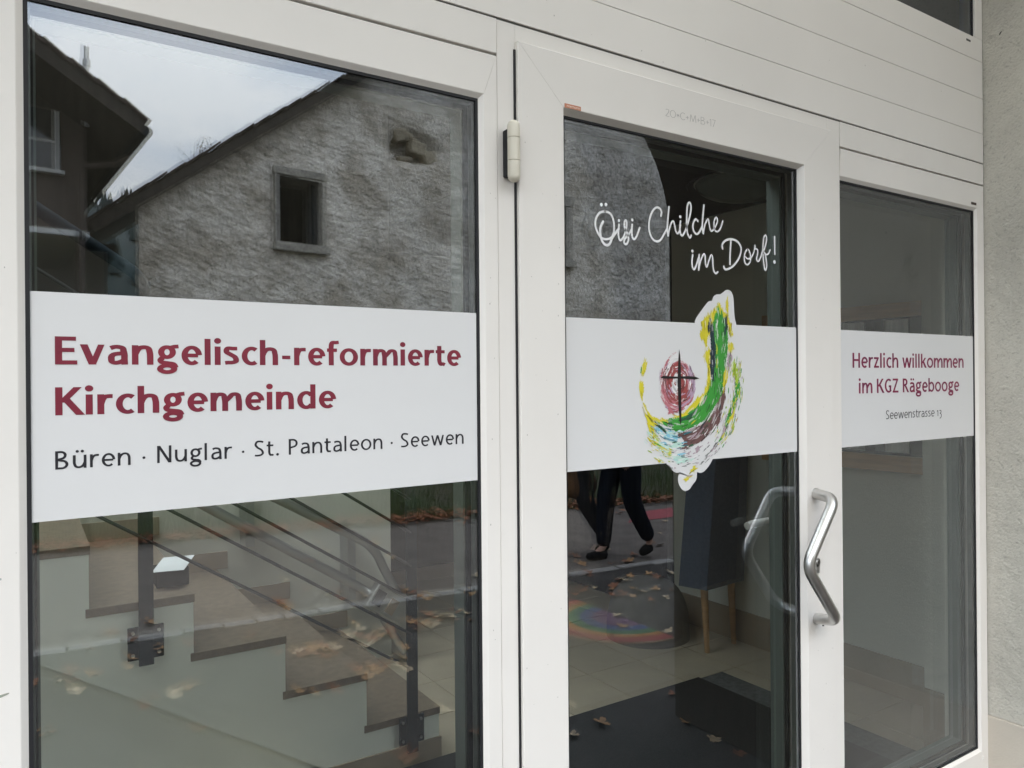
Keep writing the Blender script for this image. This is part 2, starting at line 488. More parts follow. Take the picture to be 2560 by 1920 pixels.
    if ch == '*': return .64, [S([(.30, .30), (.30, .94)]), S([(.04, .46), (.56, .78)]), S([(.04, .78), (.56, .46)])]
    if ch == '+': return .74, [S([(.35, .30), (.35, .94)]), S([(.04, .62), (.66, .62)])]
    if ch == '-': return .52, [hb(.06, .46, .44)]
    if ch == '·': return .34, [('d', .17, .50, .105)]
    if ch == '.': return .34, [('d', .15, .10, .115)]
    return .42, []


def ribbon(mb, pts, s, h, closed, y):
    n = len(pts)
    L_, R_ = [], []
    for i in range(n):
        if closed:
            p0, p1 = pts[i - 1], pts[(i + 1) % n]
        else:
            p0, p1 = pts[max(i - 1, 0)], pts[min(i + 1, n - 1)]
        dx, dz = p1[0] - p0[0], p1[1] - p0[1]
        l = math.hypot(dx, dz) or 1e-9
        dx, dz = dx / l, dz / l
        w = math.sqrt((s * dz) ** 2 + (h * dx) ** 2) / 2
        L_.append((pts[i][0] - dz * w, pts[i][1] + dx * w))
        R_.append((pts[i][0] + dz * w, pts[i][1] - dx * w))
    V = [(a, y, b) for a, b in L_] + [(a, y, b) for a, b in R_]
    F = [(i, (i + 1) % n, n + (i + 1) % n, n + i) for i in range(n if closed else n - 1)]
    mb.add(V, F)


def text_line(txt, x0, x1, z0, z1, xh, s, h, y, material, parent, name="lettering", track=.10, slant=0.0):
    """one line of print between x0 and x1 on the plane y (z0 and z1: base line at its two ends)"""
    adv = [glyph(c, s, h)[0] + track + (.0 if c != ' ' else -.05) for c in txt]
    tot = sum(adv) - track
    k = (x1 - x0) / tot
    mb = MB()
    pen = 0
    for c, ad in zip(txt, adv):
        _, parts = glyph(c, s, h)
        for i, q in enumerate(parts):
            yy = y - 0.00014 * i
            one = MB()
            if q[0] == 's': ribbon(one, q[1], s, h, q[2], yy)
            elif q[0] == 'p': one.add([(a, yy, b) for a, b in q[1]], [tuple(range(len(q[1])))])
            else:
                _, cx, cy, r = q
                one.add([(cx + r * math.cos(t * math.pi / 9), yy, cy + r * math.sin(t * math.pi / 9)) for t in range(18)], [tuple(range(18))])
            V = []
            for (a, b_, z) in one.v:
                u = (pen + a) * k
                V.append((x0 + u, b_, z0 + (z1 - z0) * u / (x1 - x0) + z * xh))
            mb.add(V, one.f)
        pen += ad
    return mesh(name, mb.v, mb.f, material, parent)


def flat_poly(pts, y, material, parent, name):
    """irregular flat print outline filled with triangles"""
    bm = bmesh.new()
    vs = [bm.verts.new((a, y, b)) for a, b in pts]
    f = bm.faces.new(vs)
    bmesh.ops.triangulate(bm, faces=[f])
    me = bpy.data.meshes.new(name)
    bm.to_mesh(me)
    bm.free()
    me.materials.append(material)
    o = bpy.data.objects.new(name, me)
    COL.objects.link(o)
    attach(o, parent)
    return o

# =================================================================== SETTING: the facade
YF, YD, YL = -0.010, -0.008, -0.018     # face of windows, door frame, door leaf (glass at y = 0)


def ring(parent, outer, inner, yf, yb, bevel, names, material, lip=0.0015, skip=()):
    """mitred frame of four members; outer, inner = (x0, x1, z0, z1)"""
    prof = []
    ox0, ox1, oz0, oz1 = outer
    ix0, ix1, iz0, iz1 = inner
    g = 0.00025
    for rect, y in (((ox0, ox1, oz0, oz1), yb), ((ox0, ox1, oz0, oz1), yf + lip),
                    ((ox0 + lip, ox1 - lip, oz0 + lip, oz1 - lip), yf),
                    ((ix0 - bevel, ix1 + bevel, iz0 - bevel, iz1 + bevel), yf),
                    ((ix0 - bevel + .0012, ix1 + bevel - .0012, iz0 - bevel + .0012, iz1 + bevel - .0012), yf + .0006),
                    ((ix0, ix1, iz0, iz1), -0.0015), ((ix0, ix1, iz0, iz1), yb)):
        prof.append((rect, y))
    out_ = []
    for side, nm in zip("LRTB", names):
        if side in skip: continue
        A, Bv = [], []
        for (x0, x1, z0, z1), y in prof:
            if side == 'L': A.append((x0, y, z0 + g)); Bv.append((x0, y, z1 - g))
            if side == 'R': A.append((x1, y, z0 + g)); Bv.append((x1, y, z1 - g))
            if side == 'T': A.append((x0 + g, y, z1)); Bv.append((x1 - g, y, z1))
            if side == 'B': A.append((x0 + g, y, z0)); Bv.append((x1 - g, y, z0))
        n = len(prof)
        F = [(i, (i + 1) % n, n + (i + 1) % n, n + i) for i in range(n)] + [tuple(range(n)), tuple(range(2 * n - 1, n - 1, -1))]
        mb = MB().add(A + Bv, F)
        out_.append(mb.build(nm, material, parent))
    return out_


def glazing(parent, x0, x1, z0, z1, tz=0.11, tx=-0.07):
    """double glazing: two real panes, spacer bar and rubber seals"""
    o = 0.010
    def pane(y, t, M_, rz, rx):
        V = [(x, yy, z) for yy in (y, y + t) for x in (x0 - o, x1 + o) for z in (z0 - o, z1 + o)]
        cx, cz = (x0 + x1) / 2, (z0 + z1) / 2
        V = [(a, b + math.tan(R(rz)) * (a - cx) + math.tan(R(rx)) * (c - cz), c) for a, b, c in V]
        F = [(0, 2, 3, 1), (4, 5, 7, 6), (0, 1, 5, 4), (2, 6, 7, 3), (0, 4, 6, 2), (1, 3, 7, 5)]
        mesh("pane", V, F, None, parent, mats=[M_, M_paneE], midx=[0, 1, 1, 1, 1, 1])
    pane(0.0, 0.005, M_paneA, 0, 0)
    pane(0.0215, 0.004, M_paneB, tz, tx)
    def strip_ring(nm, w, ya, yb_, material, inset=0.0):
        mb = MB()
        a0, a1, b0, b1 = x0 + inset, x1 - inset, z0 + inset, z1 - inset
        mb.box(a0 - .004, a0 + w, ya, yb_, b0 - .004, b1 + .004)
        mb.box(a1 - w, a1 + .004, ya, yb_, b0 - .004, b1 + .004)
        mb.box(a0 + w, a1 - w, ya, yb_, b1 - w, b1 + .004)
        mb.box(a0 + w, a1 - w, ya, yb_, b0 - .004, b0 + w)
        return mb.build(nm, material, parent)
    strip_ring("rubber_seal", 0.0035, -0.0030, -0.0002, M_seal)
    strip_ring("spacer_bar", 0.006, 0.0062, 0.0190, M_spacer)
    strip_ring("rubber_seal", 0.009, 0.0305, 0.036, M_seal)
    # inner white glazing bead seen through the glass
    mb = MB()
    for (a, b_, c, d_) in ((x0 - .03, x0 + .012, z0 - .03, z1 + .03), (x1 - .012, x1 + .03, z0 - .03, z1 + .03)):
        mb.box(a, b_, .0375, .075, c, d_)
    for (c, d_) in ((z1 - .012, z1 + .03), (z0 - .03, z0 + .012)):
        mb.box(x0 + .012, x1 - .012, .0375, .075, c, d_)
    mb.build("glazing_bead", M_bead, parent)


M_dirt = mat("grey_dirt", (.42, .40, .36), .8)
M_darkwall = mat("near_black_wall", (0.016, 0.014, 0.011), 0.95, spec=0.04, var=.3, vscale=4, stretch=(8, 8, 1))  # near-black stand-in for the dark depth behind the glass, put into the colour
M_bead = mat("inner_bead_grey_green", (0.13, 0.155, 0.14), 0.5)
GB = 0.398        # bottom of the window glass
# ---- left window
w1 = empty("side_window", (0.34, 0, 0.02))
tag(w1, "wide window left of the door with the large crimson lettering on a white band", "window", "side windows beside the door")
ring(w1, (-0.135, 0.7085, 0.02, 2.085), (0.0012, 0.6708, GB, 2.0022), YF, 0.07, 0.0105, ("stile", "stile", "rail", "rail"), M_frame)
glazing(w1, 0.0012, 0.6708, GB, 2.0022)
MB().box(-0.135, 0.7085, YF, .07, 2.0895, 2.1515, c=.0012).build("head_rail", M_frame, w1)
MB().box(-0.135, 0.7085, -0.001, .06, 2.085, 2.0895).build("rail_groove", M_joint, w1)
# ---- unseen window added further left to brighten the stairs inside
w0 = empty("side_window", (-0.62, 0, 0.02))
tag(w0, "unseen plain window added for indoor light, left of the crimson lettering", "window", "side windows beside the door")
ring(w0, (-1.10, -0.139, 0.02, 2.1515), (-1.02, -0.21, GB, 2.0022), YF, 0.07, 0.0105, ("stile", "stile", "rail", "rail"), M_frame)
glazing(w0, -1.02, -0.21, GB, 2.0022)
# ---- right window
w2 = empty("side_window", (2.05, 0, 0.02))
tag(w2, "narrow window right of the door with a purple welcome text on white band", "window", "side windows beside the door")
ring(w2, (1.7205, 2.4365, 0.02, 2.085), (1.7255, 2.3880, GB, 2.0055), YF, 0.07, 0.0105, ("stile", "stile", "rail", "rail"), M_frame, skip=('L',))
glazing(w2, 1.7185, 2.3880, GB, 2.0055)
MB().box(1.7205, 2.4365, YF, .07, 2.0895, 2.1515, c=.0012).build("head_rail", M_frame, w2)
MB().box(1.7205, 2.4365, -0.001, .06, 2.085, 2.0895).build("rail_groove", M_joint, w2)
MB().box(2.362, 2.392, YF - .0006, YF, 2.0225, 2.0300).build("badge", M_rtile, w2)
MB().box(2.398, 2.4035, YF - .004, YF, 0.362, 0.375, c=.0015).build("drain_cap", M_frame, w2)

# ---- door frame and door leaf
df = empty("door_frame", (1.21, 0, 0.0))
tag(df, "white metal frame holding the glazed entrance door", "door frame")
MB().box(0.7095, 0.7485, YD, .07, 0.0, 2.1515, c=.0008).build("jamb", M_frame, df)
MB().box(1.6685, 1.7195, YD, .07, 0.0, 2.1515, c=.0008).build("jamb", M_frame, df)
MB().box(0.7485, 1.6685, YD, .07, 2.108, 2.1515, c=.0008).build("head", M_frame, df)
MB().box(0.7445, 0.7490, -0.0105, -.0078, 0.02, 2.105).build("rubber_seal", M_seal, df)

dr = empty("entrance_door", (1.21, 0, 0.01))
tag(dr, "white glazed entrance door with a bent steel pull handle and painted emblem", "door")
LO, LI = (0.7484, 1.672, 0.012, 2.119), (0.8590, 1.5556, 0.36, 2.0085)
ring(dr, LO, LI, YL, 0.065, 0.0105, ("stile", "stile", "rail", "rail"), M_frame)
glazing(dr, *LI, tz=0.10, tx=-0.05)
# steel pull handle: two stand-offs and a bar bent at its middle
hp = []
yh = -0.087
def corner(p, a, b, r=0.020, n=8):
    p, a, b = Vector(p), Vector(a), Vector(b)
    u, v = (a - p).normalized(), (b - p).normalized()
    A, B = p + u * r, p + v * r
    return [(1 - t) ** 2 * A + 2 * t * (1 - t) * p + t * t * B for t in [i / n for i in range(n + 1)]]
f1, c1, e1, c2, f2 = (1.596, YL, 1.2303), (1.572, yh, 1.2275), (1.466, yh, 1.0860), (1.578, yh, .9440), (1.596, YL, .9291)
hp = [Vector(f1)] + corner(c1, f1, e1, .030) + corner(e1, c1, c2, .034, 12) + corner(c2, e1, f2, .030) + [Vector(f2)]
hd = MB().tube(hp, 0.0128, 24).build("pull_handle", M_steel, dr)
autosmooth(hd, 50)
for z in (1.2303, .9291):
    rr = MB().tube([(1.596, YL - .0005, z), (1.596, YL - .004, z)], 0.0134, 24)
    autosmooth(rr.build("collar", M_steel2, hd))
    MB().tube([(1.5955, YL - .019, z - .0110), (1.5955, YL - .019, z - .0131)], 0.0022, 10).build("set_screw", M_black, hd)
# profile cylinder lock
cy = MB()
n = 20
zc, xc = 1.0645, 1.6000
for r_, y0, y1 in ((0.0100, YL - .0015, YL - .0001),):
    cy.tube([(xc, YL, zc), (xc, YL - .0035, zc)], 0.0098, 24)
    cy.box(xc - .0062, xc + .0062, YL - .0035, YL, zc - .026, zc - .004)
lk = cy.build("lock_cylinder", M_steel2, dr)
MB().tube([(xc, YL - .0035, zc), (xc, YL - .0060, zc)], 0.0066, 20).build("key_plug", M_steel, lk)
MB().box(xc - .0008, xc + .0008, YL - .0064, YL - .0059, zc - .0045, zc + .0045).build("keyhole", M_black, lk)
# lever handle on the inside
lv = MB().tube([(1.70, .070, 1.139), (1.70, .118, 1.139)] + [tuple(p) for p in corner((1.70, .128, 1.139), (1.70, .11, 1.139), (1.6, .128, 1.139), .012)] +
               [(1.62, .130, 1.141), (1.55, .130, 1.1395), (1.525, .128, 1.137)], 0.0095, 16)
autosmooth(lv.build("lever", M_frame, dr), 50)
# hinge of three barrels on a dark plate
hx, hy = 0.7278, -0.0335
hg = empty("door_hinge", (hx, hy, 1.85))
prof = [(0.0, 1.857), (0.0055, 1.8575), (.0095, 1.861), (.0114, 1.868)]
def barrel(z0, z1, cap0, cap1):
    path, rad = [], []
    if cap0:
        for t in range(7):
            a = t / 6 * math.pi / 2
            path.append((hx, hy, z0 + .011 * (1 - math.cos(a)))); rad.append(max(.0114 * math.sin(a), .0004))
    else:
        path += [(hx, hy, z0), (hx, hy, z0 + .0006)]; rad += [.0108, .0114]
    if cap1:
        for t in range(7):
            a = (1 - t / 6) * math.pi / 2
            path.append((hx, hy, z1 - .011 * (1 - math.cos(a)))); rad.append(max(.0114 * math.sin(a), .0004))
    else:
        path += [(hx, hy, z1 - .0006), (hx, hy, z1)]; rad += [.0114, .0108]
    return autosmooth(MB().tube(path, rad, 24).build("barrel", M_cream, dr), 40)
bpy.data.objects.remove(hg)
barrel(1.857, 1.8944, True, False)
barrel(1.8950, 1.9347, False, False)
barrel(1.9353, 1.967, False, True)
MB().box(0.7195, 0.7440, -0.0300, -0.0082, 1.869, 1.9537, c=.003).build("hinge_plate", M_seal, dr)
# maker's badge and chalk blessing
bd = MB().box(0.852, 0.8905, YL - .0008, YL - .0001, 2.0182, 2.0262, c=.0002).build("badge", mat("copper_badge", (0.50, 0.19, 0.10), 0.4, 0.2), dr)
text_line("Internorm", 0.8545, 0.8880, 2.0198, 2.0198, 0.0036, .24, .2, YL - .0011, mat("badge_print", (0.82, 0.62, 0.52), .5), bd, "lettering")
text_line("20*C+M+B+j7", 1.111, 1.2607, 2.0500, 2.0530, 0.0112, .075, .065, YL - .0004, mat("pale_grey_print", (0.36, 0.345, 0.33), .6), dr, "chalk_text", track=.05)


# ---- vinyl bands with lettering
def band(parent, x0, x1, z0a, z0b, z1a, z1b):
    o = MB().add([(x0, -.0009, z0a), (x1, -.0009, z0b), (x1, -.0009, z1b), (x0, -.0009, z1a),
                  (x0, -.0002, z0a), (x1, -.0002, z0b), (x1, -.0002, z1b), (x0, -.0002, z1a)],
                 [(0, 1, 2, 3), (7, 6, 5, 4), (0, 4, 5, 1), (1, 5, 6, 2), (2, 6, 7, 3), (3, 7, 4, 0)]).build("vinyl_band", M_vinyl, parent)
    return o
b1 = band(w1, 0.0040, 0.6668, 1.3272, 1.3316, 1.6252, 1.6256)
b2 = band(dr, 0.8560, 1.5525, 1.3318, 1.3325, 1.6265, 1.6300)
b3 = band(w2, 1.7190, 2.3862, 1.3325, 1.3340, 1.6300, 1.6315)
YT = -0.0012
text_line("Evangelisch-reformierte", 0.0307, 0.6350, 1.5309, 1.5327, 0.0268, .262, .20, YT, M_red, b1)
text_line("Kirchgemeinde", 0.0305, 0.4098, 1.4643, 1.4650, 0.0268, .262, .20, YT, M_red, b1)
text_line("Büren · Nuglar · St. Pantaleon · Seewen", 0.0300, 0.6398, 1.3937, 1.3971, 0.0174, .18, .15, YT, M_ink, b1, track=.16)
text_line("Herzlich willkommen", 1.7763, 2.3297, 1.5344, 1.5369, 0.0280, .22, .185, YT, M_purple, b3)
text_line("im KGZ Rägebooge", 1.8036, 2.3026, 1.4682, 1.4688, 0.0275, .22, .185, YT, M_purple, b3)
text_line("Seewenstrasse 13", 1.9247, 2.2042, 1.3976, 1.3984, 0.0172, .155, .13, YT, M_ink, b3, track=.13)

# ---- handwritten slogan cut from white vinyl
SCRIPT = {"strokes": [[0.00185, [[0.9628, 1.8399], [0.9492, 1.8352], [0.9402, 1.8237], [0.9378, 1.8113], [0.9415, 1.7995], [0.9487, 1.7898], [0.9577, 1.7851], [0.969, 1.7854], [0.9793, 1.7902], [0.9847, 1.8005], [0.9858, 1.8147], [0.9827, 1.8285], [0.9752, 1.8373], [0.9628, 1.8399]]], [0.00215, [[0.9576, 1.8187], [0.9512, 1.8075], [0.9503, 1.7952], [0.9531, 1.7833], [0.9598, 1.7752], [0.9677, 1.7733], [0.9746, 1.7775], [0.9799, 1.7877], [0.9874, 1.7972], [0.9979, 1.8089]]], [0.00185, [[0.9985, 1.8169], [0.9967, 1.8035], [0.9977, 1.7912], [1.0023, 1.7863], [1.0106, 1.7942], [1.0173, 1.8109], [1.0187, 1.8236], [1.0161, 1.8278], [1.0128, 1.8229], [1.0136, 1.8123], [1.0201, 1.8014], [1.0235, 1.7919], [1.021, 1.7836], [1.0163, 1.7796], [1.0116, 1.7827], [1.0141, 1.791], [1.0248, 1.801], [1.0325, 1.8125]]], [0.00185, [[1.0333, 1.8207], [1.032, 1.8071], [1.0337, 1.7956], [1.0389, 1.792], [1.0457, 1.7995], [1.0536, 1.8165]]], [0.00185, [[1.1131, 1.8477], [1.1147, 1.8562], [1.1095, 1.863], [1.0995, 1.8632], [1.0883, 1.8531], [1.0807, 1.8358], [1.0792, 1.8174], [1.084, 1.8033], [1.0925, 1.795], [1.1037, 1.7938], [1.1126, 1.7987], [1.1215, 1.8107], [1.1306, 1.8237]]], [0.00185, [[1.1362, 1.8689], [1.1329, 1.8453], [1.1306, 1.8228], [1.1329, 1.8081]]], [0.00169, [[1.1329, 1.8081], [1.1369, 1.8234], [1.144, 1.8382], [1.1492, 1.8397], [1.1525, 1.8307], [1.1557, 1.8207], [1.1608, 1.8156], [1.1661, 1.8218], [1.1694, 1.8343]]], [0.00185, [[1.1695, 1.8428], [1.1672, 1.8266], [1.1697, 1.8156], [1.1749, 1.8133], [1.181, 1.8205], [1.1892, 1.8365], [1.1982, 1.8602], [1.2011, 1.8777], [1.1967, 1.8857], [1.1905, 1.8783], [1.1881, 1.8572], [1.1878, 1.8325], [1.1908, 1.8177], [1.1968, 1.8107], [1.2009, 1.8158]]], [0.00185, [[1.2215, 1.8485], [1.2156, 1.8523], [1.2093, 1.8462], [1.2059, 1.8354], [1.209, 1.8252], [1.2171, 1.8203], [1.2252, 1.825], [1.2349, 1.8394]]], [0.00185, [[1.2404, 1.8853], [1.2365, 1.8569], [1.2349, 1.8375], [1.2377, 1.8234]]], [0.00169, [[1.2377, 1.8234], [1.2418, 1.8402], [1.2488, 1.8529], [1.2538, 1.8554], [1.2562, 1.8456], [1.2597, 1.8347], [1.2652, 1.832], [1.2751, 1.8418], [1.2823, 1.8542], [1.2796, 1.8625], [1.2739, 1.8588], [1.271, 1.8472], [1.2736, 1.8348], [1.282, 1.8323], [1.2911, 1.8395], [1.2993, 1.8571]]], [0.00185, [[1.2044, 1.7743], [1.2023, 1.7599], [1.2035, 1.7485], [1.208, 1.7436], [1.214, 1.7503], [1.2218, 1.7691]]], [0.00185, [[1.2241, 1.776], [1.2231, 1.7596], [1.2223, 1.7433]]], [0.00169, [[1.2223, 1.7433], [1.2277, 1.7619], [1.2377, 1.7785], [1.2421, 1.7746], [1.2435, 1.7593], [1.2476, 1.7519], [1.2541, 1.766], [1.2612, 1.7786], [1.2656, 1.7728], [1.267, 1.7534], [1.2711, 1.7421], [1.2766, 1.7396], [1.2817, 1.7432]]], [0.002, [[1.3247, 1.8153], [1.3223, 1.7894], [1.3211, 1.7635]]], [0.002, [[1.2977, 1.796], [1.2964, 1.8038], [1.303, 1.8123], [1.3175, 1.8182], [1.3349, 1.8193], [1.3503, 1.8138], [1.3582, 1.8025], [1.3556, 1.7883], [1.346, 1.7735], [1.3297, 1.7593], [1.3123, 1.7514], [1.3031, 1.7519], [1.3009, 1.757]]], [0.00169, [[1.379, 1.8024], [1.3705, 1.7916], [1.3683, 1.7793], [1.372, 1.7696], [1.3801, 1.7672], [1.3883, 1.7749], [1.3894, 1.7891], [1.3844, 1.7998], [1.379, 1.8024]]], [0.00154, [[1.3722, 1.7841], [1.3802, 1.7803], [1.3914, 1.7843], [1.4007, 1.7962], [1.4055, 1.8119]]], [0.00169, [[1.4049, 1.8128], [1.4063, 1.8058], [1.4139, 1.8035], [1.4132, 1.7932], [1.41, 1.7828], [1.4151, 1.7775], [1.4229, 1.7849], [1.4324, 1.8051]]], [0.00169, [[1.4307, 1.7947], [1.4403, 1.814], [1.4455, 1.831], [1.4422, 1.8397], [1.4359, 1.8331], [1.4325, 1.8133], [1.4331, 1.7867], [1.4366, 1.7665], [1.4402, 1.7596], [1.4447, 1.7661], [1.4439, 1.7815], [1.4386, 1.7995]]], [0.00154, [[1.437, 1.7994], [1.4432, 1.7952], [1.452, 1.7986], [1.4575, 1.8074]]], [0.002, [[1.4737, 1.8395], [1.4738, 1.8192], [1.4741, 1.7989]]]], "dots": [[[0.9537, 1.8517], 0.0036, 0.0036], [[0.9654, 1.8533], 0.0037, 0.0036], [[0.9986, 1.8255], 0.003, 0.0032], [[1.0339, 1.8306], 0.0033, 0.0032], [[1.1696, 1.8522], 0.0034, 0.0033], [[1.205, 1.7826], 0.0035, 0.0035], [[1.4755, 1.7809], 0.0044, 0.0046]]}
mb = MB()
ps = MB()
for i, (w, pts) in enumerate(SCRIPT["strokes"]):
    P = [(p.x, p.y) for p in crs([(a, b, 0) for a, b in pts], 6)]
    w = w * 1.22
    ribbon(mb, P, w * 2, w * 2, False, -.0005 - .0001 * i)
    for e in (P[0], P[-1]):
        mb.add([(e[0] + w * math.cos(t * math.pi / 6), -.0005 - .0001 * i - .00005, e[1] + w * math.sin(t * math.pi / 6)) for t in range(12)], [tuple(range(12))])
for (cx, cz), a, b in [((q[0][0], q[0][1]), q[1], q[2]) for q in SCRIPT["dots"]]:
    mb.add([(cx + a * math.cos(t * math.pi / 8), -.0004, cz + b * math.sin(t * math.pi / 8)) for t in range(16)], [tuple(range(16))])
mesh("handwritten_slogan", mb.v, mb.f, M_vinylw, dr)

